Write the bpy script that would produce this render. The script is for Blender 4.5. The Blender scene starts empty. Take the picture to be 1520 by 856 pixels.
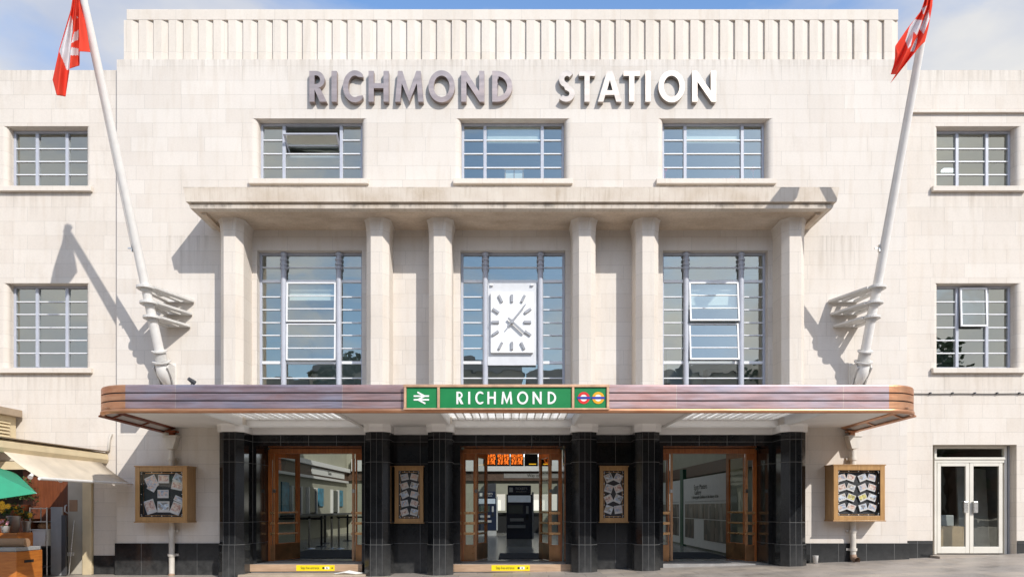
import bpy, bmesh, math, random
from mathutils import Vector, Matrix
random.seed(7)
S = bpy.context.scene
COL = S.collection
R = math.radians

# ------------------------------------------------------------------ camera
cam = bpy.data.cameras.new('camera'); camo = bpy.data.objects.new('camera', cam); COL.objects.link(camo)
EYE = 1.45
camo.location = (0, -15, EYE); camo.rotation_euler = (R(90), 0, 0)
cam.sensor_width = 36; cam.lens = 36 * 1000 / 1520; cam.shift_y = 0.2135; cam.clip_end = 2000; cam.clip_start = 0.1
S.camera = camo
# ------------------------------------------------------------------ sun and sky
SUN = Vector((-.72, 1, -.93))
sl = bpy.data.lights.new('sun', 'SUN'); sl.energy = 3.0; sl.angle = R(.5); sl.color = (1, .955, .89)
so = bpy.data.objects.new('sun', sl); COL.objects.link(so); so.rotation_euler = SUN.to_track_quat('-Z', 'Y').to_euler()
W = bpy.data.worlds.new('World'); S.world = W; W.use_nodes = True
wn = W.node_tree.nodes; wl = W.node_tree.links; wn.clear()
def wnode(t, **k):
    n = wn.new(t)
    for a, b in k.items(): setattr(n, a, b)
    return n
sky = wnode('ShaderNodeTexSky', sky_type='NISHITA', sun_disc=False, sun_elevation=math.atan(.93 / 1.25), sun_rotation=R(143), air_density=1.0, dust_density=.6, ozone_density=1.6)
tc = wnode('ShaderNodeTexCoord'); mp = wnode('ShaderNodeMapping'); mp.inputs['Scale'].default_value = (1.6, 1.6, 3.6)
mp.inputs['Location'].default_value = (.35, .2, .1); mp.inputs['Rotation'].default_value = (0, R(-28), 0)
nz = wnode('ShaderNodeTexNoise'); nz.inputs['Scale'].default_value = 1.5; nz.inputs['Detail'].default_value = 9; nz.inputs['Roughness'].default_value = .55
nz.inputs['Distortion'].default_value = .35
wl.new(tc.outputs['Generated'], mp.inputs['Vector']); wl.new(mp.outputs[0], nz.inputs['Vector'])
sx = wnode('ShaderNodeSeparateXYZ'); wl.new(tc.outputs['Generated'], sx.inputs[0])
ab = wnode('ShaderNodeMath', operation='ABSOLUTE'); wl.new(sx.outputs[0], ab.inputs[0])
bi = wnode('ShaderNodeMath', operation='MULTIPLY_ADD'); wl.new(ab.outputs[0], bi.inputs[0]); bi.inputs[1].default_value = .62; bi.inputs[2].default_value = -.08
ad = wnode('ShaderNodeMath', operation='ADD'); wl.new(nz.outputs[0], ad.inputs[0]); wl.new(bi.outputs[0], ad.inputs[1])
rp = wnode('ShaderNodeValToRGB'); rp.color_ramp.elements[0].position = .49; rp.color_ramp.elements[1].position = .70
wl.new(ad.outputs[0], rp.inputs[0])
n2 = wnode('ShaderNodeTexNoise'); n2.inputs['Scale'].default_value = 2.3; n2.inputs['Detail'].default_value = 5; wl.new(mp.outputs[0], n2.inputs['Vector'])
cr = wnode('ShaderNodeValToRGB'); cr.color_ramp.elements[0].position = .35; cr.color_ramp.elements[1].position = .62
cr.color_ramp.elements[0].color = (2.5, 2.8, 3.5, 1); cr.color_ramp.elements[1].color = (4.0, 3.95, 3.85, 1)
wl.new(n2.outputs[0], cr.inputs[0])
# clouds nearer the sun are brighter
sm = wnode('ShaderNodeMath', operation='MULTIPLY_ADD', use_clamp=False); wl.new(sx.outputs[1], sm.inputs[0]); sm.inputs[1].default_value = -1.5; sm.inputs[2].default_value = .55
mx1 = wnode('ShaderNodeMath', operation='MAXIMUM'); wl.new(sm.outputs[0], mx1.inputs[0]); mx1.inputs[1].default_value = 1.0
vm = wnode('ShaderNodeVectorMath', operation='SCALE'); wl.new(cr.outputs[0], vm.inputs[0]); wl.new(mx1.outputs[0], vm.inputs['Scale'])
vs_ = wnode('ShaderNodeVectorMath', operation='MULTIPLY'); wl.new(sky.outputs[0], vs_.inputs[0]); vs_.inputs[1].default_value = (1.05, 1.20, 1.32)
mxw = wnode('ShaderNodeMix', data_type='RGBA'); wl.new(rp.outputs[0], mxw.inputs[0]); wl.new(vs_.outputs[0], mxw.inputs[6]); wl.new(vm.outputs[0], mxw.inputs[7])
bg = wnode('ShaderNodeBackground'); bg.inputs[1].default_value = .15; wl.new(mxw.outputs[2], bg.inputs[0])
wo = wnode('ShaderNodeOutputWorld'); wl.new(bg.outputs[0], wo.inputs[0])
S.view_settings.view_transform = 'Standard'; S.view_settings.look = 'None'; S.view_settings.gamma = 1; S.view_settings.exposure = .50
S.render.resolution_x = 1024; S.render.resolution_y = 576
S.cycles.max_bounces = 8; S.cycles.transparent_max_bounces = 12; S.cycles.sample_clamp_indirect = 6
S.cycles.caustics_reflective = False; S.cycles.caustics_refractive = False

# ------------------------------------------------------------------ materials
class NT:
    def __init__(s, name):
        s.m = bpy.data.materials.new(name); s.m.use_nodes = True; s.n = s.m.node_tree.nodes; s.l = s.m.node_tree.links
        s.b = s.n['Principled BSDF']; s.out = s.n['Material Output']; s._c = None
    def node(s, t, **k):
        n = s.n.new(t)
        for a, b in k.items(): setattr(n, a, b)
        return n
    def put(s, sock, v):
        if hasattr(v, 'links'): s.l.new(v, sock)
        else: sock.default_value = v
    def co(s):
        if not s._c: s._c = s.node('ShaderNodeTexCoord')
        return s._c.outputs['Object']
    def math(s, op, a, b=None, c=None):
        n = s.node('ShaderNodeMath', operation=op); s.put(n.inputs[0], a)
        if b is not None: s.put(n.inputs[1], b)
        if c is not None: s.put(n.inputs[2], c)
        return n.outputs[0]
    def noise(s, scale, detail=4, vec=None, rough=.55, st=None, rand=False):
        n = s.node('ShaderNodeTexNoise'); n.inputs['Scale'].default_value = scale; n.inputs['Detail'].default_value = detail; n.inputs['Roughness'].default_value = rough
        v = vec or s.co()
        if st or rand:
            m = s.node('ShaderNodeMapping'); s.l.new(v, m.inputs[0]); v = m.outputs[0]
            if st: m.inputs['Scale'].default_value = st
            if rand:
                oi = s.node('ShaderNodeObjectInfo'); s.l.new(s.math('MULTIPLY', oi.outputs['Random'], 50), m.inputs['Location'])
        s.l.new(v, n.inputs['Vector']); return n.outputs[0]
    def ramp(s, f, *st):
        n = s.node('ShaderNodeValToRGB'); e = n.color_ramp.elements
        while len(e) < len(st): e.new(.5)
        for i, (p, c) in enumerate(st):
            e[i].position = p; e[i].color = (c if hasattr(c, '__len__') else (c, c, c)) + ((1,) if hasattr(c, '__len__') else (1,))
        s.l.new(f, n.inputs[0]); return n.outputs[0]
    def mix(s, f, a, b, mode='MIX'):
        n = s.node('ShaderNodeMix', data_type='RGBA', blend_type=mode); s.put(n.inputs[0], f)
        for sk, v in ((n.inputs[6], a), (n.inputs[7], b)):
            if not hasattr(v, 'links'): v = tuple(v)[:3] + (1,)
            s.put(sk, v)
        return n.outputs[2]
    def bump(s, h, st=.3, d=.01):
        n = s.node('ShaderNodeBump'); n.inputs['Strength'].default_value = st; n.inputs['Distance'].default_value = d
        s.l.new(h, n.inputs['Height']); s.l.new(n.outputs[0], s.b.inputs['Normal'])
def rgb(r, g, b):
    f = lambda c: (c / 255 / 12.92) if c / 255 <= .04045 else ((c / 255 + .055) / 1.055) ** 2.4
    return (f(r), f(g), f(b))
MATS = {}
def simple(name, col, rough=.5, metal=0, var=.12, scale=6, bump=0, bscale=60, emit=0, st=None, coat=0):
    if name in MATS: return MATS[name]
    t = NT(name)
    f = t.noise(scale, 6, st=st)
    c = t.ramp(f, (.3, tuple(x * (1 - var) for x in col)), (.7, tuple(min(1, x * (1 + var)) for x in col)))
    t.l.new(c, t.b.inputs['Base Color'])
    t.l.new(t.math('MULTIPLY_ADD', f, .2, rough - .1), t.b.inputs['Roughness']); t.b.inputs['Metallic'].default_value = metal
    if coat: t.b.inputs['Coat Weight'].default_value = coat
    if bump: t.bump(t.noise(bscale, 4, st=st), bump, .01)
    if emit: t.b.inputs['Emission Color'].default_value = tuple(col) + (1,); t.b.inputs['Emission Strength'].default_value = emit
    MATS[name] = t.m; return t.m

def stone_mat(name, base, cw=1.0, ch=.316, off=(0, .115), stain=1.0, joints=1.0, streaks=()):
    t = NT(name); sp = t.node('ShaderNodeSeparateXYZ'); t.l.new(t.co(), sp.inputs[0])
    u = t.math('ADD', sp.outputs[0], sp.outputs[1])
    cb = t.node('ShaderNodeCombineXYZ'); t.l.new(t.math('ADD', u, off[0] + 50), cb.inputs[0]); t.l.new(t.math('ADD', sp.outputs[2], off[1]), cb.inputs[1])
    br = t.node('ShaderNodeTexBrick'); t.l.new(cb.outputs[0], br.inputs['Vector'])
    br.inputs['Scale'].default_value = 1; br.inputs['Brick Width'].default_value = cw; br.inputs['Row Height'].default_value = ch
    br.inputs['Mortar Size'].default_value = .0035; br.inputs['Mortar Smooth'].default_value = .3; br.inputs['Bias'].default_value = 0
    br.offset = .37; br.squash = .82; br.squash_frequency = 3
    b = Vector(base)
    br.inputs['Color1'].default_value = (*(b * 1.02), 1); br.inputs['Color2'].default_value = (b.x * .955, b.y * .94, b.z * .925, 1)
    br.inputs['Mortar'].default_value = (*(b * (1 - .25 * joints)), 1)
    n1 = t.noise(.55, 8, rough=.6); n2 = t.noise(2.2, 6, st=(3, 3, .45)); n3 = t.noise(26, 5, rough=.7)
    c = t.mix(1, br.outputs['Color'], t.ramp(n1, (.35, tuple([1 - .07 * stain] * 3)), (.65, 1.0)), 'MULTIPLY')
    c = t.mix(1, c, t.ramp(n2, (.28, (1 - .06 * stain, 1 - .08 * stain, 1 - .105 * stain)), (.5, 1.0)), 'MULTIPLY')
    c = t.mix(1, c, t.ramp(n3, (.25, .93), (.6, 1.0)), 'MULTIPLY')
    n4 = t.noise(7, 3)
    if streaks:
        m = None; sn = t.noise(4.5, 5, st=(2.4, 1, .12), rough=.6); x_, z_ = sp.outputs[0], sp.outputs[2]
        for c0, hw, zt, ln in streaks:
            qx = t.math('LESS_THAN', t.math('ABSOLUTE', t.math('SUBTRACT', x_, c0)), hw)
            qz = t.math('MAXIMUM', t.math('SUBTRACT', 1, t.math('DIVIDE', t.math('SUBTRACT', zt, z_), ln)), 0)
            q = t.math('MULTIPLY', t.math('MULTIPLY', qx, qz), t.math('LESS_THAN', z_, zt)); m = q if m is None else t.math('MAXIMUM', m, q)
        c = t.mix(t.math('MULTIPLY', m, t.ramp(sn, (.45, 0.0), (.7, .5))), c, (.33, .28, .22))
        bl = t.noise(.9, 9, rough=.72); c = t.mix(t.ramp(bl, (.60, 0.0), (.72, .22)), c, (.40, .34, .27))
    c = t.mix(1, c, t.ramp(n4, (.22, .86), (.27, 1.0)), 'MULTIPLY')
    t.l.new(c, t.b.inputs['Base Color']); t.b.inputs['Roughness'].default_value = .85
    h = t.math('ADD', t.math('MULTIPLY', br.outputs['Fac'], -1.0), t.math('MULTIPLY', n3, .35))
    t.bump(h, .35, .006); MATS[name] = t.m; return t.m
STONE = stone_mat('portland_stone', (.70, .65, .592), joints=1.1, streaks=[(-4.51, 1.35, 8.63, .6), (.02, 1.35, 8.63, .6), (4.53, 1.35, 8.63, .6), (0, 9, 11.41, .45), (-7.2, .5, 7.5, 1.2), (7.3, .5, 7.5, 1.2)])
WING = stone_mat('wing_stone', (.70, .642, .575), cw=.86, off=(.3, .02), joints=1.1, streaks=[(-10.5, 1.1, 8.7, .8), (10.5, 1.1, 8.7, .8), (-10.5, 1.1, 4.6, .8), (10.5, 1.1, 4.6, .8), (-16, 7.2, 11.28, .5), (16, 7.2, 11.28, .5)])
PLAIN = stone_mat('dressed_stone', (.71, .65, .578), cw=1.35, ch=2.0, off=(.2, .35), stain=.9)
BAYST = stone_mat('bay_stone', (.705, .645, .575), cw=1.25, ch=.46, off=(.1, .0))

def concrete():
    t = NT('weathered_concrete'); sp = t.node('ShaderNodeSeparateXYZ'); t.l.new(t.co(), sp.inputs[0])
    n1 = t.noise(1.3, 8, rough=.65); n2 = t.noise(5, 6, st=(3.5, 1, .25), rough=.7); n3 = t.noise(40, 3)
    c = t.ramp(n1, (.3, (.56, .47, .37)), (.5, (.66, .58, .49)), (.7, (.72, .65, .56)))
    c = t.mix(1, c, t.ramp(n2, (.3, (.82, .79, .75)), (.5, 1.0)), 'MULTIPLY')
    # dirt that has run from the top edge and along the drip groove
    n5 = t.noise(2.4, 5, st=(2.2, 1, 1))
    z = sp.outputs[2]
    g = t.math('SUBTRACT', 1, t.math('MULTIPLY', t.math('ABSOLUTE', t.math('SUBTRACT', z, 7.69)), 14)); g = t.math('MAXIMUM', g, 0)
    g2 = t.math('SUBTRACT', 1, t.math('MULTIPLY', t.math('ABSOLUTE', t.math('SUBTRACT', z, 8.05)), 30)); g2 = t.math('MAXIMUM', g2, 0)
    gg = t.math('MULTIPLY', t.math('ADD', g, g2), t.ramp(n5, (.47, 0.0), (.66, .75)))
    c = t.mix(gg, c, (.14, .12, .10))
    w = t.node('ShaderNodeTexWave'); w.inputs['Scale'].default_value = 14; w.inputs['Distortion'].default_value = 1.2; t.l.new(t.co(), w.inputs[0])
    c = t.mix(.12, c, t.ramp(w.outputs[0], (.2, .35), (.8, .75)), 'MULTIPLY')
    t.l.new(c, t.b.inputs['Base Color']); t.b.inputs['Roughness'].default_value = .9
    t.bump(t.math('ADD', n3, n2), .4, .006); return t.m
CONC = concrete()
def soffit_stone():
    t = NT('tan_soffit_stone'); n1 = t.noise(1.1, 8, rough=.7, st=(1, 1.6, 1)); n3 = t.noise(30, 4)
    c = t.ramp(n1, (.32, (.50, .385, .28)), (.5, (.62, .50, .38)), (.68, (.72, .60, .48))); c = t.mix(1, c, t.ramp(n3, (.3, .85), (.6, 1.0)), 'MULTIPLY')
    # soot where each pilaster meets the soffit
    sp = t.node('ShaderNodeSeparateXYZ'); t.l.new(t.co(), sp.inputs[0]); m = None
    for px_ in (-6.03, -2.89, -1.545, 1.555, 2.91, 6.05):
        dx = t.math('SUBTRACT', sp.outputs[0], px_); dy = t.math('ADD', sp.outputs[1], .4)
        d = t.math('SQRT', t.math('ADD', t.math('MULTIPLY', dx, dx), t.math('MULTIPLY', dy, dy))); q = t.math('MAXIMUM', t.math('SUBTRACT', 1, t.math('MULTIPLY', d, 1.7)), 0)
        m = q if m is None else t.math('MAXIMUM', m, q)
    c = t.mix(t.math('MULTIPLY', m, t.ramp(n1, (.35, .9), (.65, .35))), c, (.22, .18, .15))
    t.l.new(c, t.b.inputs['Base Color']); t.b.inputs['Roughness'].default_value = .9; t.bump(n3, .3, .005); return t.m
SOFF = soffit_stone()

def granite(name, vlines, vmod=None):
    t = NT(name); sp = t.node('ShaderNodeSeparateXYZ'); t.l.new(t.co(), sp.inputs[0]); x, z = sp.outputs[0], sp.outputs[2]
    m = None
    def line(v, w=.0045):
        nonlocal m
        q = t.math('LESS_THAN', t.math('ABSOLUTE', v), w); m = q if m is None else t.math('MAXIMUM', m, q)
    for zz in (2.905, 2.42, 1.13, .655): line(t.math('SUBTRACT', z, zz))
    if vmod: line(t.math('SUBTRACT', t.math('MODULO', t.math('ADD', x, 100 + vlines), vmod), vmod / 2))
    else:
        for v in vlines: line(t.math('SUBTRACT', t.math('ABSOLUTE', x), v), .003)
    n = t.noise(55, 6, rough=.8); n1 = t.noise(1.6, 7, rough=.7)
    c = t.ramp(n, (.35, (.005, .0055, .006)), (.62, (.011, .012, .014)), (.76, (.055, .058, .062)))
    c = t.mix(t.ramp(n1, (.42, 0.0), (.75, .14)), c, (.07, .072, .075))
    dust = t.math('MAXIMUM', t.math('SUBTRACT', .9, t.math('MULTIPLY', z, 1.35)), 0)
    c = t.mix(t.math('MULTIPLY', dust, t.ramp(t.noise(5, 7, rough=.7), (.3, .08), (.7, .5))), c, (.15, .15, .145))
    c = t.mix(m, c, (.12, .12, .118))
    t.l.new(c, t.b.inputs['Base Color'])
    t.l.new(t.math('ADD', t.math('MULTIPLY_ADD', n1, .16, .02), t.math('MULTIPLY', m, .5)), t.b.inputs['Roughness'])
    t.b.inputs['Specular IOR Level'].default_value = .32
    t.bump(t.math('ADD', t.math('MULTIPLY', m, -1), t.noise(1.2, 2)), .25, .004); return t.m
GRAN = granite('black_granite', .31, .62)
GRANP = granite('black_granite_pillar', (.125, .0))

def copper(name, c1, c2, c3, rough=.34, panel=0):
    t = NT(name); sp = t.node('ShaderNodeSeparateXYZ'); t.l.new(t.co(), sp.inputs[0])
    n = t.noise(1.1, 7, st=(.7, 1, 2.2), rough=.65); n2 = t.noise(6, 6, st=(.25, 1, 3))
    c = t.ramp(n, (.3, c1), (.5, c2), (.7, c3))
    if panel:
        k = t.math('FLOOR', t.math('DIVIDE', t.math('ADD', sp.outputs[0], 100.35), panel))
        wn_ = t.node('ShaderNodeTexWhiteNoise', noise_dimensions='1D'); t.l.new(k, wn_.inputs['W'])
        tint = t.ramp(wn_.outputs[0], (.0, (.78, .62, .60)), (.35, (1.0, .82, .78)), (.65, (.68, .72, .86)), (1.0, (1, .92, .88)))
        c = t.mix(.85, c, tint, 'MULTIPLY')
        fr = t.math('MODULO', t.math('ADD', sp.outputs[0], 100.35), panel)
        c = t.mix(t.math('LESS_THAN', fr, .010), c, (.5, .42, .38))
    c = t.mix(1, c, t.ramp(n2, (.3, .72), (.6, 1.0)), 'MULTIPLY')
    t.l.new(c, t.b.inputs['Base Color']); t.b.inputs['Metallic'].default_value = .82
    t.l.new(t.math('MULTIPLY_ADD', n2, .22, rough - .08), t.b.inputs['Roughness'])
    t.bump(t.noise(3.0, 3), .15, .01); return t.m
COPF = copper('patinated_copper', (.46, .28, .24), (.50, .39, .38), (.45, .44, .48), .46, panel=2.95)
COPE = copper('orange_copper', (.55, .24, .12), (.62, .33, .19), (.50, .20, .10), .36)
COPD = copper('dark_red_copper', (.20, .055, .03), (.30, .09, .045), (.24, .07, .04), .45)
COPL = copper('letter_bronze', (.36, .28, .25), (.43, .35, .32), (.47, .40, .37), .40)
COPL_GLINT = copper('letter_bronze_glint', (.44, .385, .34), (.50, .44, .39), (.54, .48, .43), .42)  # same metal as the other word, sun glint painted in as paler colour
def wood(name, a, b, rough=.32, sc=(14, 14, 1.2), coat=.3):
    t = NT(name); n = t.noise(2.5, 8, st=sc, rough=.6); n2 = t.noise(1.2, 4)
    c = t.ramp(n, (.3, a), (.65, b)); c = t.mix(1, c, t.ramp(n2, (.3, .8), (.7, 1.0)), 'MULTIPLY')
    t.l.new(c, t.b.inputs['Base Color']); t.b.inputs['Roughness'].default_value = rough; t.b.inputs['Coat Weight'].default_value = coat
    t.bump(n, .12, .003); return t.m
DOORW = wood('varnished_door_wood', (.34, .095, .022), (.55, .19, .05))
DOORL = wood('pale_door_edge_wood', (.52, .25, .11), (.68, .38, .20))  # paler wood for leaf edges and the push bars of one leaf
OAK = wood('oak_case_wood', (.36, .19, .065), (.50, .28, .10), .45)
STALLW = wood('orange_stall_wood', (.42, .12, .018), (.60, .21, .035), .4, sc=(1.5, 1.5, 9))
REDW = wood('red_brown_panel_wood', (.13, .035, .012), (.22, .062, .02), .5)
STEPW = wood('tan_step_nosing', (.40, .26, .16), (.55, .38, .25), .6, sc=(1, 8, 8), coat=0)

def glassm(name, fac=.3, tint=(.75, .82, .84), rough=.0, wave=.045):
    t = NT(name); t.n.remove(t.b)
    tr = t.node('ShaderNodeBsdfTransparent'); tr.inputs[0].default_value = (*tint, 1)
    gl = t.node('ShaderNodeBsdfGlossy'); gl.inputs['Roughness'].default_value = rough; gl.inputs[0].default_value = (.95, .95, .84, 1)
    bp = t.node('ShaderNodeBump'); bp.inputs['Strength'].default_value = wave; bp.inputs['Distance'].default_value = .05
    t.l.new(t.noise(1.7, 2), bp.inputs['Height']); t.l.new(bp.outputs[0], gl.inputs['Normal'])
    fr = t.node('ShaderNodeFresnel'); ge = t.node('ShaderNodeNewGeometry'); t.l.new(t.math('MULTIPLY_ADD', ge.outputs['Backfacing'], 1 / 1.5 - 1.5, 1.5), fr.inputs[0])
    f = t.math('MINIMUM', t.math('MULTIPLY_ADD', fr.outputs[0], .9, fac), 1)
    mx = t.node('ShaderNodeMixShader'); t.l.new(f, mx.inputs[0]); t.l.new(tr.outputs[0], mx.inputs[1]); t.l.new(gl.outputs[0], mx.inputs[2])
    t.l.new(mx.outputs[0], t.out.inputs[0]); return t.m
GLASS = glassm('window_glass', .24, (.80, .88, .86))
GLASSD = glassm('door_glass', .03, (.82, .86, .84))
GLASSR = glassm('dimming_rooflight_glass', .1, (.62, .65, .64))  # tint dims the daylight let into the hall
GLASSP = glassm('case_glass', .0, (.95, .95, .95))

FRAME = simple('grey_window_paint', (.44, .46, .52), .42, var=.06)
FRAMEB = simple('sunlit_frame_paint', (.76, .77, .79), .42, var=.05)  # sunlight on bars and sashes painted in as a paler frame colour
WHITE = simple('white_paint', (.78, .77, .75), .4, var=.04, bump=.05, bscale=8)
CRW = simple('creamy_door_paint', (.66, .63, .56), .4, var=.07, scale=2)
WHITEW = simple('white_ceiling_paint', (.80, .785, .765), .6, var=.05, scale=1.6)
POLE = simple('flagpole_white', (.80, .78, .75), .38, var=.05)
POLEG = simple('bracket_grey_paint', (.60, .585, .56), .5, var=.12, scale=9)
CLOCKW = simple('clock_face_white', (.86, .86, .85), .35, var=.02)
CLOCKB = simple('clock_back_panel', (.62, .63, .65), .4, var=.04)
CLOCKH = simple('clock_grey_metal', (.36, .36, .37), .4, metal=.3)
GREEN = simple('sign_green', (.008, .20, .055), .38, var=.06)
GOLD = simple('sign_copper_frame', (.72, .44, .27), .38, metal=.6, var=.15)
SWHITE = simple('sign_white', (.80, .80, .78), .4, var=.02)
RED = simple('roundel_red', (.65, .03, .025), .4); AMBER = simple('roundel_orange', (.80, .36, .01), .4); BLUE = simple('roundel_blue', (.02, .04, .32), .4)
BLACK = simple('black_matt', (.012, .012, .014), .6); BACKB = simple('case_backboard', (.03, .032, .036), .7, var=.3)
DGREY = simple('dark_grey', (.06, .062, .07), .55); STEEL = simple('brushed_steel', (.55, .54, .52), .3, metal=.9, st=(1, 1, 12))
BRASS = simple('brass_bar', (.62, .36, .17), .28, metal=.9); KICK = simple('bronze_kick_plate', (.36, .19, .09), .30, metal=.85, var=.35, scale=3)
YEL = simple('yellow_label', (.85, .66, .005), .45, var=.04); TXT = simple('label_text_dark', (.03, .03, .02), .6)
def cloth(name, col):
    t = NT(name); t.n.remove(t.b); a = t.node('ShaderNodeBsdfTranslucent'); b = t.node('ShaderNodeBsdfDiffuse'); c = t.ramp(t.noise(5, 5), (.3, tuple(x * .93 for x in col)), (.7, col))
    t.l.new(c, a.inputs[0]); t.l.new(c, b.inputs[0]); m = t.node('ShaderNodeMixShader'); m.inputs[0].default_value = .42; t.l.new(b.outputs[0], m.inputs[1]); t.l.new(a.outputs[0], m.inputs[2]); t.l.new(m.outputs[0], t.out.inputs[0]); return t.m
FLAGR = cloth('flag_red', (.93, .12, .075)); FLAGW = cloth('flag_white', (.90, .88, .90))
PIPE = simple('downpipe_paint', (.60, .56, .50), .5, var=.15, scale=5, st=(1, 1, .4))
CREAM = simple('cream_paint', (.66, .55, .36), .5, var=.10, scale=3); CREAMD = simple('pale_cream_panel', (.50, .46, .38), .55, var=.10, scale=3)
AWN = simple('awning_cloth', (.60, .52, .41), .85, var=.12, scale=3, bump=.1)
GREENC = simple('green_parasol_cloth', (.025, .27, .15), .8, var=.08)
TANC = simple('tan_parasol_cloth', (.45, .34, .22), .85, var=.15)
LEAF = simple('leaf_green', (.035, .085, .018), .55, var=.4, scale=12); YFL = simple('yellow_petals', (.85, .45, .01), .6, var=.1); PFL = simple('pink_petals', (.72, .35, .38), .6, var=.2)
ZINC = simple('zinc_bucket', (.40, .41, .43), .38, metal=.7, var=.2); GPAN = simple('grey_board', (.34, .35, .36), .5, var=.08)
PLAST = simple('white_plastic', (.72, .71, .69), .45, var=.05); BASK = simple('wicker', (.30, .16, .07), .8, var=.4, scale=40)
KRAFT = simple('kraft_paper', (.36, .22, .13), .7, var=.1)
HWALL = simple('hall_plaster', (.40, .39, .31), .8, var=.08, scale=2); HBAND = simple('hall_brown_band', (.13, .08, .055), .5, var=.2)
RWALL = simple('office_wall', (.78, .80, .80), .85, var=.08, scale=1.2); RCEIL = simple('office_ceiling', (.66, .66, .64), .85, var=.04)
RFLOOR = simple('office_floor', (.10, .09, .08), .8); BLIND = simple('blind_cloth', (.70, .72, .70), .8, var=.04)
NAVY = simple('machine_navy', (.014, .022, .05), .35, var=.1); LGREY = simple('machine_light_grey', (.45, .46, .47), .45)
SCREENB = simple('lit_screen', (.45, .52, .60), .3, emit=.15); TUBE = simple('lit_strip', (.85, .92, 1.0), .3, emit=1.6)
MATD = simple('door_mat', (.018, .020, .026), .9, var=.3, scale=40, bump=.4)
CARD = simple('cardboard', (.32, .22, .13), .8, var=.12); BOARDG = simple('leaning_board', (.36, .35, .33), .7, var=.12)
CARDW = simple('card_white', (.62, .61, .60), .6)
PAPER = simple('paper_white', (.78, .77, .74), .7, var=.04); GREENP = simple('dark_green_post', (.02, .10, .055), .5)
BRICK = stone_mat('opposite_brick', (.30, .17, .12), cw=.22, ch=.075); SLATE = simple('slate_roof', (.08, .085, .10), .7); BARK = simple('bark', (.10, .075, .05), .9, bump=.5)
def led():
    t = NT('orange_led_text'); sp = t.node('ShaderNodeSeparateXYZ'); t.l.new(t.co(), sp.inputs[0])
    row = t.math('GREATER_THAN', t.math('MODULO', t.math('ADD', sp.outputs[2], 10), .036), .012)
    n = t.noise(30, 2, st=(1, 1, .55)); g = t.math('MULTIPLY', row, t.math('GREATER_THAN', n, .45))
    c = t.mix(g, (.05, .008, .002), (1, .20, .02)); t.l.new(c, t.b.inputs['Base Color']); t.l.new(c, t.b.inputs['Emission Color']); t.b.inputs['Emission Strength'].default_value = 1.1
    return t.m
LED = led()
def rooflight():
    t = NT('ribbed_rooflight_glass'); t.n.remove(t.b); w = t.node('ShaderNodeTexWave', bands_direction='X'); w.inputs['Scale'].default_value = 1.15; t.l.new(t.co(), w.inputs[0])
    c = t.ramp(w.outputs[0], (.25, (.72, .70, .66)), (.6, (.95, .94, .91)))
    a = t.node('ShaderNodeBsdfTranslucent'); b = t.node('ShaderNodeBsdfDiffuse'); t.l.new(c, a.inputs[0]); t.l.new(c, b.inputs[0])
    m = t.node('ShaderNodeMixShader'); m.inputs[0].default_value = .3; t.l.new(a.outputs[0], m.inputs[1]); t.l.new(b.outputs[0], m.inputs[2]); t.l.new(m.outputs[0], t.out.inputs[0]); return t.m
ROOFL = rooflight()
def picture(name, pal, scale=9, rand=True, vec=(1, 1, 1)):
    t = NT(name); m = t.node('ShaderNodeMapping'); t.l.new(t.co(), m.inputs[0]); m.inputs['Scale'].default_value = vec
    if rand:
        oi = t.node('ShaderNodeObjectInfo'); t.l.new(t.math('MULTIPLY', oi.outputs['Random'], 37), m.inputs['Location'])
    v = t.node('ShaderNodeTexVoronoi'); v.inputs['Scale'].default_value = scale; t.l.new(m.outputs[0], v.inputs['Vector'])
    n = t.noise(scale * .8, 5, vec=m.outputs[0]); sp = t.node('ShaderNodeSeparateXYZ'); t.l.new(v.outputs['Color'], sp.inputs[0])
    f = t.math('MULTIPLY_ADD', sp.outputs[0], .65, t.math('MULTIPLY', n, .4))
    c = t.ramp(f, *[(i / (len(pal) - 1) * .9, p) for i, p in enumerate(pal)])
    t.l.new(c, t.b.inputs['Base Color']); t.b.inputs['Roughness'].default_value = .35; return t.m
PICS = [picture('photo_street', [(.08, .08, .09), (.45, .50, .58), (.75, .55, .42), (.25, .32, .45), (.85, .88, .9)], 26),
        picture('photo_interior', [(.15, .10, .08), (.65, .42, .32), (.75, .68, .6), (.40, .18, .15), (.85, .85, .8)], 30),
        picture('photo_sky', [(.1, .2, .4), (.4, .5, .62), (.75, .8, .85), (.2, .2, .22), (.7, .6, .45)], 22)]
PICY = picture('photo_yellow', [(.8, .6, .1), (.7, .65, .25), (.3, .25, .08), (.8, .75, .5)], 26)
GALL = picture('gallery_picture', [(.004, .004, .005), (.03, .022, .018), (.14, .10, .07), (.008, .01, .014), (.30, .26, .22)], 5, False, (1, 1, .45))

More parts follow.
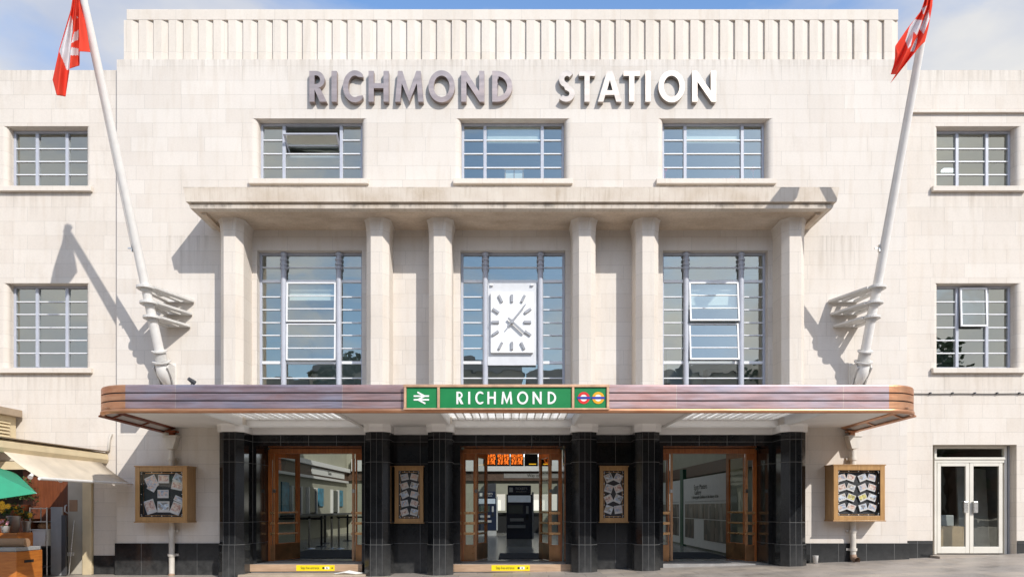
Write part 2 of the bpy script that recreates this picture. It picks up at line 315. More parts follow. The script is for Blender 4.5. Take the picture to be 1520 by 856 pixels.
def paving():
    t = NT('stone_paving'); br = t.node('ShaderNodeTexBrick'); t.l.new(t.co(), br.inputs['Vector'])
    br.inputs['Scale'].default_value = 1; br.inputs['Brick Width'].default_value = .75; br.inputs['Row Height'].default_value = .5; br.inputs['Mortar Size'].default_value = .005
    br.inputs['Color1'].default_value = (.46, .40, .34, 1); br.inputs['Color2'].default_value = (.36, .325, .295, 1); br.inputs['Mortar'].default_value = (.12, .11, .10, 1)
    n = t.noise(1.3, 8, rough=.7); n2 = t.noise(35, 4)
    c = t.mix(1, br.outputs[0], t.ramp(n, (.3, .68), (.65, 1.08)), 'MULTIPLY'); c = t.mix(1, c, t.ramp(n2, (.3, .85), (.6, 1.0)), 'MULTIPLY')
    t.l.new(c, t.b.inputs['Base Color']); t.l.new(t.ramp(n, (.3, .3), (.7, .6)), t.b.inputs['Roughness'])
    t.bump(t.math('ADD', t.math('MULTIPLY', br.outputs['Fac'], -1), t.math('MULTIPLY', n2, .3)), .4, .006); return t.m
PAVE = paving()
ASPH = simple('asphalt', (.055, .055, .057), .85, var=.2, scale=30, bump=.4)
def tiles():
    t = NT('hall_floor_tiles'); br = t.node('ShaderNodeTexBrick'); t.l.new(t.co(), br.inputs['Vector']); br.offset = 0
    br.inputs['Scale'].default_value = 1; br.inputs['Brick Width'].default_value = .6; br.inputs['Row Height'].default_value = .6; br.inputs['Mortar Size'].default_value = .006
    br.inputs['Color1'].default_value = (.30, .285, .26, 1); br.inputs['Color2'].default_value = (.25, .24, .22, 1); br.inputs['Mortar'].default_value = (.1, .1, .1, 1)
    t.l.new(br.outputs[0], t.b.inputs['Base Color']); t.b.inputs['Roughness'].default_value = .22; return t.m
TILES = tiles()

# ------------------------------------------------------------------ mesh builder
class MB:
    def __init__(s): s.v = []; s.f = []; s.mi = []; s.sm = []; s.cur = 0
    def add(s, vs, fs, smooth=False):
        o = len(s.v); s.v += [tuple(v) for v in vs]
        for f in fs: s.f.append([i + o for i in f]); s.mi.append(s.cur); s.sm.append(smooth)
        return s
    def slot(s, i): s.cur = i; return s
    def box(s, x0, x1, y0, y1, z0, z1, M=None):
        vs = [Vector((x, y, z)) for z in (z0, z1) for y in (y0, y1) for x in (x0, x1)]
        if M: vs = [M @ v for v in vs]
        return s.add(vs, [(0, 2, 3, 1), (4, 5, 7, 6), (0, 1, 5, 4), (2, 6, 7, 3), (0, 4, 6, 2), (1, 3, 7, 5)])
    def quad(s, *p): return s.add(p, [tuple(range(len(p)))])
    def prism(s, poly, a, b, axis='z', M=None):
        n = len(poly)
        def P(u, v, w): return Vector((u, v, w)) if axis == 'z' else (Vector((u, w, v)) if axis == 'y' else Vector((w, u, v)))
        vs = [P(u, v, a) for u, v in poly] + [P(u, v, b) for u, v in poly]
        if M: vs = [M @ v for v in vs]
        return s.add(vs, [tuple(range(n))[::-1], tuple(range(n, 2 * n))] + [(i, (i + 1) % n, n + (i + 1) % n, n + i) for i in range(n)])
    def tube(s, pts, rad, seg=12, cap=True):
        pts = [Vector(p) for p in pts]; n = len(pts); rr = rad if hasattr(rad, '__len__') else [rad] * n; vs = []
        up = None
        for i, p in enumerate(pts):
            d = (pts[min(i + 1, n - 1)] - pts[max(i - 1, 0)]).normalized()
            if up is None: up = d.orthogonal().normalized()
            a = (up - d * up.dot(d)).normalized(); b = d.cross(a); up = a
            for k in range(seg):
                t = 2 * math.pi * k / seg; vs.append(p + (a * math.cos(t) + b * math.sin(t)) * rr[i])
        fs = [(i * seg + k, i * seg + (k + 1) % seg, (i + 1) * seg + (k + 1) % seg, (i + 1) * seg + k) for i in range(n - 1) for k in range(seg)]
        s.add(vs, fs, True)
        if cap: s.add(vs[:seg], [tuple(range(seg))[::-1]]); s.add(vs[-seg:], [tuple(range(seg))])
        return s
    def lathe(s, prof, c, seg=20):
        vs = [(c[0] + r * math.cos(2 * math.pi * k / seg), c[1] + r * math.sin(2 * math.pi * k / seg), c[2] + z) for r, z in prof for k in range(seg)]
        return s.add(vs, [(i * seg + k, i * seg + (k + 1) % seg, (i + 1) * seg + (k + 1) % seg, (i + 1) * seg + k) for i in range(len(prof) - 1) for k in range(seg)], True)
    def build(s, name, mat, parent=None, bevel=0, loc=None, rot=None):
        me = bpy.data.meshes.new(name); me.from_pydata(s.v, [], s.f)
        for m in (mat if isinstance(mat, (list, tuple)) else [mat]): me.materials.append(m)
        me.polygons.foreach_set('material_index', s.mi); me.polygons.foreach_set('use_smooth', s.sm)
        me.update(); bm = bmesh.new(); bm.from_mesh(me)
        if s.fixn: bmesh.ops.recalc_face_normals(bm, faces=bm.faces)
        bm.to_mesh(me); bm.free()
        o = bpy.data.objects.new(name, me); COL.objects.link(o)
        if parent: o.parent = parent
        if loc: o.location = loc
        if rot: o.rotation_euler = rot
        if bevel:
            b = o.modifiers.new('bevel', 'BEVEL'); b.width = bevel; b.segments = 2; b.limit_method = 'ANGLE'; b.angle_limit = R(40)
        return o
    fixn = True
    def split(s, name, mat, parent=None, bevel=0, **k):
        """each connected piece becomes a part of its own"""
        par = list(range(len(s.v)))
        def find(a):
            while par[a] != a: par[a] = par[par[a]]; a = par[a]
            return a
        for f in s.f:
            for i in f[1:]: par[find(i)] = find(f[0])
        gs_ = {}
        for fi, f in enumerate(s.f): gs_.setdefault(find(f[0]), []).append(fi)
        out = []
        for fs in gs_.values():
            m = MB(); idx = {}
            for fi in fs:
                q = []
                for i in s.f[fi]:
                    if i not in idx: idx[i] = len(m.v); m.v.append(s.v[i])
                    q.append(idx[i])
                m.f.append(q); m.mi.append(s.mi[fi]); m.sm.append(s.sm[fi])
            out.append(m.build(name, mat, parent, bevel, **k))
        return out
def thing(name, label, cat, loc=(0, 0, 0), rot=None, group=None):
    o = bpy.data.objects.new(name, None); COL.objects.link(o); o.location = loc
    if rot: o.rotation_euler = rot
    return tag(o, label, cat, group)
def tag(o, label, cat, group=None):
    o['label'] = label; o['category'] = cat
    if group: o['group'] = group
    return o
def struct(o): o['kind'] = 'structure'; return o
def P(x, y, d):    # measured picture position at distance d from the camera -> metres
    return Vector(((x - 760) * d / 1000, d - 15, EYE + (752 - y) * d / 1000))
def text_obj(s, size, name, mat, parent=None, depth=.002, loc=(0, 0, 0), rot=(R(90), 0, 0), sx=1, align='CENTER', off=0):
    cu = bpy.data.curves.new('t', 'FONT'); cu.body = s; cu.size = size; cu.extrude = depth; cu.align_x = align; cu.align_y = 'CENTER'; cu.offset = off
    t = bpy.data.objects.new('t', cu); COL.objects.link(t)
    dg = bpy.context.evaluated_depsgraph_get(); me = bpy.data.meshes.new_from_object(t.evaluated_get(dg)); bpy.data.objects.remove(t); bpy.data.curves.remove(cu)
    me.materials.clear(); me.materials.append(mat); me.name = name
    o = bpy.data.objects.new(name, me); COL.objects.link(o); o.location = loc; o.rotation_euler = rot; o.scale = (sx, 1, 1)
    if parent: o.parent = parent
    return o

# ------------------------------------------------------------------ big lettering (own glyph outlines, 1 unit high)
def arc(cx, cy, rx, ry, a0, a1, n=20): return [(cx + rx * math.cos(R(a0 + (a1 - a0) * i / n)), cy + ry * math.sin(R(a0 + (a1 - a0) * i / n))) for i in range(n + 1)]
def glyph(ch, w, t=.17):
    if ch == 'I': return [[(0, 0), (w, 0), (w, 1), (0, 1)]]
    if ch == 'T': m = w / 2; return [[(m - t / 2, 0), (m + t / 2, 0), (m + t / 2, 1 - t * .95), (w, 1 - t * .95), (w, 1), (0, 1), (0, 1 - t * .95), (m - t / 2, 1 - t * .95)]]
    if ch == 'H': b, c = .44, .60; return [[(0, 0), (t, 0), (t, b), (w - t, b), (w - t, 0), (w, 0), (w, 1), (w - t, 1), (w - t, c), (t, c), (t, 1), (0, 1)]]
    if ch == 'N': return [[(0, 0), (t, 0), (t, .66), (w - t * .9, 0), (w, 0), (w, 1), (w - t, 1), (w - t, .34), (t * .9, 1), (0, 1)]]
    if ch == 'M': m = w / 2; return [[(0, 0), (t, 0), (t + .045, .60), (m, 0), (w - t - .045, .60), (w - t, 0), (w, 0), (w - .09, 1), (w - .09 - t * .85, 1), (m, .30), (.09 + t * .85, 1), (.09, 1)]]
    if ch == 'A': m = w / 2; return [[(0, 0), (t * 1.05, 0), (.31 * w, .22), (.69 * w, .22), (w - t * 1.05, 0), (w, 0), (m + t * .52, 1), (m - t * .52, 1)], [(.385 * w, .37), (.615 * w, .37), (m, .70)]]
    if ch == 'O': return [arc(w / 2, .5, w / 2, .52, 0, 360, 48)[:-1], arc(w / 2, .5, w / 2 - t, .52 - t, 0, 360, 40)[:-1]]
    if ch == 'C':
        o = arc(w * .60, .5, w * .60, .52, 48, 312, 34); i = arc(w * .60, .5, w * .60 - t, .52 - t, 304, 56, 30); return [[(w, o[0][1])] + o[1:-1] + [(w, o[-1][1]), (w, .205)] + i[1:-1] + [(w, .795)]]
    if ch == 'D': return [[(0, 0)] + [(w - .5, 0)] + arc(w - .5, .5, .5, .5, -90, 90, 24) + [(0, 1)], [(t, t)] + [(w - .5, t)] + arc(w - .5, .5, .5 - t, .5 - t, -90, 90, 20) + [(t, 1 - t)]]
    if ch == 'R':
        return [[(0, 0), (t, 0), (t, .40), (w - t * 1.35, 0), (w, 0), (w * .53 + .06, .425)] + arc(w - .36, .715, .29, .285, -75, 90, 18) + [(0, 1)],
                [(t, .57)] + arc(w - .36, .715, .29 - t * .85, .285 - t * .83, -90, 90, 14) + [(t, .855)]]
    if ch == 'S':
        c = arc(w * .52, .735, w * .34, .19, 40, 258, 16) + arc(w * .46, .265, w * .38, .18, 78, -145, 18)
        L, Rr = [], []
        for i, p in enumerate(c):
            a = c[max(i - 1, 0)]; b = c[min(i + 1, len(c) - 1)]; dx, dy = b[0] - a[0], b[1] - a[1]; l = math.hypot(dx, dy); h = t * .5
            L.append((p[0] - dy / l * h, p[1] + dx / l * h)); Rr.append((p[0] + dy / l * h, p[1] - dx / l * h))
        return [L + Rr[::-1]]
def letter(ch, x0, x1, z0, z1, yb, yf, mat, parent, stroke=.17, name='letter', bev=.004):
    H = z1 - z0; w = (x1 - x0) / H
    cu = bpy.data.curves.new('g', 'CURVE'); cu.dimensions = '2D'; cu.fill_mode = 'BOTH'; cu.extrude = (yb - yf) / 2
    for poly in glyph(ch, w, stroke if ch != 'I' else stroke):
        sp = cu.splines.new('POLY'); sp.points.add(len(poly) - 1); sp.use_cyclic_u = True
        for i, (u, v) in enumerate(poly): sp.points[i].co = (u * H, v * H, 0, 1)
    t = bpy.data.objects.new('g', cu); COL.objects.link(t); dg = bpy.context.evaluated_depsgraph_get()
    me = bpy.data.meshes.new_from_object(t.evaluated_get(dg)); bpy.data.objects.remove(t); bpy.data.curves.remove(cu)
    me.materials.clear(); me.materials.append(mat); me.name = name
    for p in me.polygons: p.use_smooth = False
    o = bpy.data.objects.new(name, me); COL.objects.link(o); o.parent = parent
    o.location = (x0, (yb + yf) / 2, z0); o.rotation_euler = (R(90), 0, 0); return o

# ------------------------------------------------------------------ ground
def gz(x):
    x = max(-8.3, min(x, 14)); return .03 + .020 * x + .0012 * x * x
def sheet(name, xs, ys, dz, mat):
    m = MB(); n = len(ys)
    vs = [(x, y, gz(x) + dz) for x in xs for y in ys]
    m.add(vs, [(i * n + j, (i + 1) * n + j, (i + 1) * n + j + 1, i * n + j + 1) for i in range(len(xs) - 1) for j in range(n - 1)], True)
    return struct(m.build(name, mat))
XS = [-900, -300, -100, -40] + [-20 + i for i in range(41)] + [40, 100, 300, 900]
sheet('pavement', XS, [-900, -300, -100, -40, -15, -6, -3, -1, 0.16], 0, PAVE)
sheet('road', XS, [-30, -22, -17], .004, ASPH)
far = MB(); far.quad((-900, .16, -.55), (900, .16, -.55), (900, 900, -.55), (-900, 900, -.55)); struct(far.build('ground', ASPH))

# ------------------------------------------------------------------ station building
B = thing('station_building', 'pale stone station building with fluted parapet and black granite entrance bays', 'building')
def grid_wall(mb, x0, x1, z0, z1, y, holes):
    xs = sorted({x0, x1} | {h[0] for h in holes} | {h[1] for h in holes}); zs = sorted({z0, z1} | {h[2] for h in holes} | {h[3] for h in holes})
    for i in range(len(xs) - 1):
        for j in range(len(zs) - 1):
            cx, cz = (xs[i] + xs[i + 1]) / 2, (zs[j] + zs[j + 1]) / 2
            if any(h[0] < cx < h[1] and h[2] < cz < h[3] for h in holes): continue
            mb.quad((xs[i], y, zs[j]), (xs[i + 1], y, zs[j]), (xs[i + 1], y, zs[j + 1]), (xs[i], y, zs[j + 1]))
def reveal(mb, x0, x1, z0, z1, y, depth, r=0, bottom=True):
    # jambs rounded with radius r, soffit and sill; opening at the frame is x0..x1
    def jamb(x, sg):
        pr = [(x - sg * r + sg * r * math.sin(R(a)), y + r - r * math.cos(R(a))) for a in range(0, 91, 15)] if r else [(x, y)]
        pr.append((x, y + depth))
        mb.add([(p[0], p[1], z) for p in pr for z in (z0, z1)], [(2 * i, 2 * i + 2, 2 * i + 3, 2 * i + 1) for i in range(len(pr) - 1)], bool(r))
        return pr
    L = jamb(x0, 1); Rr = jamb(x1, -1)
    poly = L + Rr[::-1]
    mb.add([(p[0], p[1], z1) for p in poly], [tuple(range(len(poly)))])
    if bottom: mb.add([(p[0], p[1], z0) for p in poly], [tuple(range(len(poly)))])
BX = 8.8; TOPZ = 11.41
mb = MB(); mb.fixn = False
UP = [(-4.51, 1.155), (0.02, 1.155), (4.53, 1.155)]
holes = []
ur = .13
for c, h in UP: holes.append((c - h - ur, c + h + ur, 8.74, 10.1)); reveal(mb, c - h, c + h, 8.74, 10.1, 0, .26, ur)
for c, h in UP: holes.append((c - 1.17, c + 1.17, 3.3, 7.17)); reveal(mb, c - 1.17, c + 1.17, 3.3, 7.17, 0, .22, 0)
for c, h in UP: holes.append((c - 1.19, c + 1.19, -1, 3.06))
grid_wall(mb, -BX, BX, -.8, TOPZ, 0, holes)
mb.quad((-BX, 0, TOPZ), (BX, 0, TOPZ), (BX, .5, TOPZ), (-BX, .5, TOPZ))
for x in (-BX, BX): mb.quad((x, 0, -.8), (x, .5, -.8), (x, .5, TOPZ), (x, 0, TOPZ))
front = mb.build('front_wall', STONE, B)
# wings
for sx, nm in ((-1, 'left'), (1, 'right')):
    mb = MB(); mb.fixn = False; hs = []
    xa, xb = sorted((sx * 9.60, sx * 11.36)); wr = .10
    for z0, z1 in ((8.655, 10.02), (4.585, 6.49)):
        hs.append((xa - wr, xb + wr, z0, z1)); reveal(mb, xa, xb, z0, z1, .165, .26, wr)
    if sx > 0:
        hs.append((9.47, 11.36, -.8, 2.86)); reveal(mb, 9.47, 11.36, .3, 2.86, .165, .3, 0)
    else:
        hs.append((-16, -9.42, -.8, 2.5)); reveal(mb, -16, -9.42, -.1, 2.5, .165, .35, 0)
    grid_wall(mb, *sorted((sx * BX, sx * 26)), -.8, 11.28, .165, hs)
    x0, x1 = sorted((sx * BX, sx * 26)); mb.quad((x0, .165, 11.28), (x1, .165, 11.28), (x1, .7, 11.28), (x0, .7, 11.28))
    mb.build('wing_wall', WING, B)
    if sx > 0: MB().box(x0 + .003, x1, .10, .163, 10.30, 10.335).build('string_course', PLAIN, B)
# body behind (roof and rear)
mb = MB(); mb.box(-26, -8.85, .7, 4.9, 10.9, 11.1); mb.box(8.85, 26, .7, 4.9, 10.9, 11.1); mb.box(-8.84, 8.84, .7, 2.95, 10.9, 11.1); mb.box(-BX, BX, .45, .7, 11.1, 12.5); mb.box(-26, 26, 24, 24.3, -.8, 11.1); mb.box(-26.3, -26, .2, 24.3, -.8, 11.1); mb.box(26, 26.3, .2, 24.3, -.8, 11.1)
mb.build('roof', PLAIN, B)
# fluted parapet
mb = MB(); n = 52; px0, px1 = -8.70, 8.68; w = (px1 - px0) / n; yf = .10; prof = [(px0, yf + .001)]
prof = []
for i in range(n):
    x = px0 + i * w; prof += [(x, yf), (x + w * .52, yf), (x + w * .97, yf + .055), (x + w, yf + .055)]
zb, zt = TOPZ, 12.36
mb.add([(p[0], p[1], z) for p in prof for z in (zb, zt)], [(2 * i, 2 * i + 2, 2 * i + 3, 2 * i + 1) for i in range(len(prof) - 1)])
for x, yy in ((px0, yf), (px1, yf + .055)): mb.quad((x, yy, zb), (x, .8, zb), (x, .8, zt), (x, yy, zt))
mb.build('fluted_parapet', PLAIN, B)
mb = MB(); mb.box(px0 + .06, px1 - .02, yf - .004, .8, 12.36, 12.60); mb.build('parapet_coping', PLAIN, B, bevel=.01)

# pilasters
def pil(x, gr, y0=0, e=0, pb=.62):
    h1, h2 = .125 + e * .5, .245 + e; ya = y0 - pb - e
    return [(x - h2, y0), (x - h2, ya + .14), (x - h1, ya), (x + h1, ya), (x + h2, ya + .14), (x + h2, y0)]
PX = [-6.03, -2.89, -1.545, 1.555, 2.91, 6.05]
for x in PX:
    m = MB(); pr = pil(0, 0); 
    m.add([(a, b, z) for a, b in pr for z in (3.07, 7.62)], [(2 * i, 2 * i + 2, 2 * i + 3, 2 * i + 1) for i in range(len(pr) - 1)])
    # flared head under the canopy
    ring = []
    for z, e in ((7.30, 0), (7.45, .012), (7.55, .022), (7.613, .045)):
        ring.append([(a, b, z) for a, b in pil(0, 0, 0, e)])
    for k in range(3):
        m.add(ring[k] + ring[k + 1], [(i, i + 1, i + 7, i + 6) for i in range(5)])
    o = m.build('pilaster', BAYST, B, loc=(x, 0, 0))
    g = MB(); q = pil(0, 0, 0, .02); g.prism([(a, b) for a, b in q], -.6, 3.06); g2 = pil(0, 0, 0, .035); g.prism(g2, -.6, .655)
    g.build('granite_cladding', GRANP, o)
# granite wall between pilasters
mb = MB(); yg = -.03
xs = [(-5.79, -5.68), (-3.33, 3.0)]
hs = [(c - 1.17, c + 1.17, -.7, 2.815) for c, _ in UP]
grid_wall(mb, -6.2, 6.2, -.7, 3.06, yg, hs)
for c, h in UP: reveal(mb, c - 1.17, c + 1.17, -.7, 2.815, yg, .80, 0, bottom=False)
mb.fixn = False
mb.build('granite_wall', GRAN, B)
# plinths
for x0, x1, y1, zt in ((-8.83, -6.28, -.025, .655), (6.28, 8.83, -.025, .655), (8.835, 9.465, .150, .70), (-9.41, -8.835, .150, .37), (11.37, 26, .150, .70)):
    m = MB(); m.box(x0, x1, y1, y1 + .2, -.7, zt); m.build('plinth', GRAN, B)
# white frieze over granite
fr = MB()
pts = [(-6.30, 0)]
for x in PX: pts += [(a, min(b, -.06) if i not in (0, 5) else -.06) for i, (a, b) in enumerate(pil(x, 0, 0, .045))]
pts += [(6.32, 0)]
low = [(a, b) for a, b in pts]
n = len(low)
def off(p, e): return (p[0], p[1] - e)
ringz = [(3.06, 0), (3.075, .02), (3.17, .03), (3.222, .07)]
vs = []
for z, e in ringz: vs += [(p[0], p[1] - e, z) for p in low]
fr.add(vs, [(k * n + i, k * n + i + 1, (k + 1) * n + i + 1, (k + 1) * n + i) for k in range(3) for i in range(n - 1)])
fr.add([(p[0], p[1], 3.06) for p in low] + [(low[-1][0], .0, 3.06), (low[0][0], 0, 3.06)], [tuple(range(n + 2))])
fr.build('white_frieze', WHITEW, B)

# upper concrete canopy
m = MB()
pr = [(-6.78, 8.04), (-6.71, 7.75), (-6.70, 7.74), (-6.70, 7.70)]
def slabring(hx, yy, z): return [(-hx, 0, z), (-hx, -yy, z), (hx - .03, -yy, z), (hx - .03, 0, z)]
rs = [(6.78, 1.12, 8.04), (6.73, 1.10, 7.75), (6.66, 1.02, 7.745), (6.66, 1.02, 7.705), (6.69, 1.06, 7.70), (6.66, 1.05, 7.63), (6.55, .93, 7.615)]
for i in range(len(rs) - 1):
    a, b = slabring(*rs[i]), slabring(*rs[i + 1]); m.add(a + b, [(k, k + 1, k + 5, k + 4) for k in range(3)])
m.add(slabring(*rs[0]), [(0, 1, 2, 3)]); # bracket beams along the soffit ends
m.build('concrete_canopy', CONC, B, bevel=.004)
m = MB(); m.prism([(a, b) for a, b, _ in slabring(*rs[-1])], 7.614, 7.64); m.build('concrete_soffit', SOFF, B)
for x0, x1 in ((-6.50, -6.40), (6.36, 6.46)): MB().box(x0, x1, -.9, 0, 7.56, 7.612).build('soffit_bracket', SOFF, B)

# ------------------------------------------------------------------ windows
def sill(c, h, z, y, d=.26, over=.17, proj=.09, name='sill', parent=None):
    s_ = MB(); s_.prism([(y - proj, z - .125), (y + .002 if False else y - .001, z - .125), (y - .001, z - .003), (y - proj, z - .015)], c - h - over, c + h + over, 'x'); 
    return s_.build(name, PLAIN, parent, bevel=.006)
def window(c, h, z0, z1, y, mull, rows, label=None, ext=(0, 0), thick=(), sillo=None, midopen=None, bluey=False, post=False, midrows=None, skipmid=None):
    """frame part with pane, bars and sash sub-parts"""
    f = MB(); t = .055
    f.box(c - h, c - h + t, y - .03, y + .05, z0, z1); f.box(c + h - t, c + h, y - .03, y + .05, z0, z1)
    f.box(c - h + t, c + h - t, y - .03, y + .05, z1 - t, z1); f.box(c - h + t, c + h - t, y - .03, y + .05, z0, z0 + t)
    edges = [c - h + t] + [c + q for q in mull] + [c + h - t]
    if not post:
        for q in mull: f.box(c + q - .035, c + q + .035, y - .04, y + .05, z0 + t, z1 - t)
    wf = f.build('window', FRAME, B, bevel=.006)
    if label: wf['label'] = label
    b = MB()
    for k in range(3):
        xa, xb = edges[k] + (.035 if k else 0), edges[k + 1] - (.035 if k < 2 else 0)
        if k == 1 and midrows is not None: rr = midrows
        else: rr = rows
        for z in rr:
            th = .032 if z in thick else .012
            b.box(xa, xb, y - .022, y + .022, z - th, z + th)
    b.split('glazing_bar', FRAMEB, wf, bevel=.002)
    if post:
        p = MB()
        for q in mull:
            x = c + q; p.tube([(x, y - .05, z0), (x, y - .05, z1 + .0)], .062, 14)
            for zz in (z1 - .06, z1 - .17, z1 - .27, z1 - .36): p.tube([(x, y - .05, zz - .022), (x, y - .05, zz + .022)], .082, 14)
        p.build('mullion_post', FRAME, wf)
    g = MB(); 
    for k in range(3):
        xa, xb = edges[k], edges[k + 1]
        if k == 1 and skipmid:
            zs = [z0 + .03, skipmid[0]], [skipmid[1], z1 - .03]
        else: zs = ([z0 + .03, z1 - .03],)
        for a, bb in zs:
            if bb - a > .02: g.quad((xa, y + .005, a), (xb, y + .005, a), (xb, y + .005, bb), (xa, y + .005, bb))
    g.build('pane', GLASS, wf)
    if sillo is not None: sill(c, h, z0, sillo, parent=wf)
    return wf
def sash(wf, x0, x1, zt, zb, y, ang, bars):
    """top-hung sash swung out by ang degrees about its head"""
    H = zt - zb; s_ = MB(); t = .035
    s_.box(x0, x0 + t, -.02, .02, -H, 0); s_.box(x1 - t, x1, -.02, .02, -H, 0); s_.box(x0 + t, x1 - t, -.02, .02, -t, 0); s_.box(x0 + t, x1 - t, -.02, .02, -H, -H + t)
    for q in bars: s_.box(x0 + t, x1 - t, -.012, .012, -q * H - .011, -q * H + .011)
    o = s_.build('opening_sash', FRAMEB, wf, loc=(0, y - .05, zt), rot=(R(-ang), 0, 0), bevel=.003)
    g = MB(); g.quad((x0 + t, .003, -H + t), (x1 - t, .003, -H + t), (x1 - t, .003, -t), (x0 + t, .003, -t)); g.build('sash_pane', GLASS, wf, loc=(0, y - .05, zt), rot=(R(-ang), 0, 0))
# top storey
for i, (c, h) in enumerate(UP):
    z = lambda y: EYE + (752 - y) * .01525
    rows = [z(209.5), z(229.5), z(250)]
    mr = rows if i else [rows[1] - .0, rows[2]]
    wf = window(c, h, 8.74, 10.1, .22, (-.63, .66), rows, sillo=0, midrows=mr, skipmid=(rows[1], 10.07) if i == 0 else None,
                label=['top floor window with its middle sash tipped open', 'top floor window with a white board standing inside', 'top floor window with red ornaments inside the glass'][i])
    if i == 0: # horizontally pivoted sash, tipped
        s_ = MB(); x0, x1 = c - .59, c + .62; t = .035
        s_.box(x0, x0 + t, -.28, .28, -.02, .02); s_.box(x1 - t, x1, -.28, .28, -.02, .02); s_.box(x0 + t, x1 - t, -.28, -.245, -.02, .02); s_.box(x0 + t, x1 - t, .245, .28, -.02, .02); s_.box(x0 + t, x1 - t, -.012, .012, -.012, .012)
        s_.build('opening_sash', FRAME, wf, loc=(0, .24, rows[1] + .20), rot=(R(-32), 0, 0), bevel=.003)
        g = MB(); g.quad((x0 + t, -.245, .003), (x1 - t, -.245, .003), (x1 - t, .245, .003), (x0 + t, .245, .003)); g.build('sash_pane', GLASS, wf, loc=(0, .24, rows[1] + .20), rot=(R(-32), 0, 0))
# tall windows
z = lambda y: EYE + (752 - y) * .01522
tr = [z(v) for v in (397.5, 418, 441, 460, 479, 497.7, 517, 538, 561)]
for i, (c, h) in enumerate(UP):
    lo = tr + [3.95, 3.68]
    mid = [tr[0], tr[1], tr[7], tr[8]]
    sk = (tr[7], tr[1])
    wf = window(c, 1.17, 3.33, 7.17, .19, (-.62, .62), lo, thick=(tr[1], tr[7]), post=True, midrows=mid, skipmid=sk,
                label=['tall window with two sashes slightly ajar', 'tall window behind the clock', 'tall window with two sashes swung well open'][i])
    x0, x1 = c - .555, c + .555
    if i != 1:
        zm = z(480)
        a = (2.5, 2.5) if i == 0 else (6.5, 6)
        sash(wf, x0, x1, tr[1] - .035, zm + .012, .19, a[0], (.34, .67)); sash(wf, x0, x1, zm - .012, tr[7] + .035, .19, a[1], (.34, .67))
    else:
        m = MB(); m.box(x0, x1, .17, .21, tr[7] + .034, tr[1] - .034); m.build('blank_panel', CLOCKB, wf)
# wing windows
for sx in (-1, 1):
    c = sx * 10.48; zz = lambda y: EYE + (752 - y) * .0154
    window(c, .88, 8.655, 10.02, .165 + .22, (-.34, .34), [zz(221.5), zz(240.5), zz(260)], sillo=.165,
           label='upper wing window')
    wf = window(c, .88, 4.585, 6.49, .165 + .22, (-.34, .34), [zz(448), zz(466.6), zz(486), zz(505), zz(524)], sillo=.165, label='taller lower wing window',
           midrows=[zz(505), zz(524)] if sx > 0 else None, skipmid=(zz(486), 6.46) if sx > 0 else None)
    if sx > 0: sash(wf, c - .305, c + .305, 6.43, zz(486), .36, 2, (.36, .68))

# rooms behind the upper windows
def room(x0, x1, y0, y1, z0, z1):
    m = MB(); m.fixn = False
    m.slot(0).quad((x0, y1, z0), (x1, y1, z0), (x1, y1, z1), (x0, y1, z1)); m.quad((x0, y0, z0), (x0, y1, z0), (x0, y1, z1), (x0, y0, z1)); m.quad((x1, y0, z0), (x1, y1, z0), (x1, y1, z1), (x1, y0, z1))
    m.slot(1).quad((x0, y0, z1), (x1, y0, z1), (x1, y1, z1), (x0, y1, z1)); m.slot(2).quad((x0, y0, z0), (x1, y0, z0), (x1, y1, z0), (x0, y1, z0))
    m.build('office_room', [RWALL, RCEIL, RFLOOR], B)
for x0, x1 in ((-6.6, -2.3), (-2.2, 2.2), (2.3, 6.7)):
    room(x0, x1, .5, 2.9, 8.1, 10.65); room(x0, x1, .5, 2.9, 3.75, 7.6)
for x0, x1 in ((-13, -8.9), (8.9, 13)):
    room(x0, x1, .5, 4.6, 8.2, 10.65); room(x0, x1, .5, 4.6, 4.0, 7.4)
# roller blinds, lamps and small things inside
def blind(c, x0, x1, z0, z1, y=.32):
    m = MB(); m.box(c + x0, c + x1, y, y + .01, z0, z1); m.tube([(c + x0, y + .005, z0), (c + x1, y + .005, z0)], .015, 8); m.build('roller_blind', BLIND, B)
blind(0.02, -.58, .60, 9.70, 10.06, .27); blind(4.53, -.60, .62, 9.70, 10.06, .27)
m = MB()
for x in (9.7, 10.15, 10.9): m.box(x, x + .35, 2.0, 2.12, 9.95, 10.0)
lo_ = m.split('office_ceiling_light', TUBE, B)
blind(4.53, -.54, .54, 5.95, 6.50, .30); blind(-4.51, -.54, .54, 6.15, 6.50, .30)
for (x0, x1, y, zb_, h_) in ((-6.3, -5.2, 2.3, 3.8, 1.9), (-3.9, -2.6, 2.4, 3.8, 1.4), (3.0, 4.0, 2.4, 3.8, 1.7), (5.0, 6.4, 2.3, 3.8, 1.2), (-11.6, -10.6, 2.6, 4.05, 1.7), (10.4, 11.5, 2.6, 4.05, 1.5)):
    m = MB(); m.box(x0, x1, y, y + .3, zb_, zb_ + h_)
    for k in range(4): m.box(x0 + .03, x1 - .03, y - .02, y - .001, zb_ + .08 + k * h_ / 4.2, zb_ + .05 + (k + .9) * h_ / 4.2)
    m.build('office_cabinet', CREAMD if x0 < 0 else GPAN, B)
easel = thing('white_board', 'white double panel board standing inside the middle top floor window', 'board', (0, .5, 8.80))
m = MB(); m.box(-.15, .25, 0, .03, 0, .40); m.build('board_panel', PAPER, easel); m = MB(); m.box(-.17, -.145, -.01, .04, 0, .42); m.box(.245, .27, -.01, .04, 0, .42); m.box(.04, .06, -.01, .035, 0, .40); m.box(-.145, .245, -.01, .04, .40, .425); m.build('board_frame', OAK, easel)
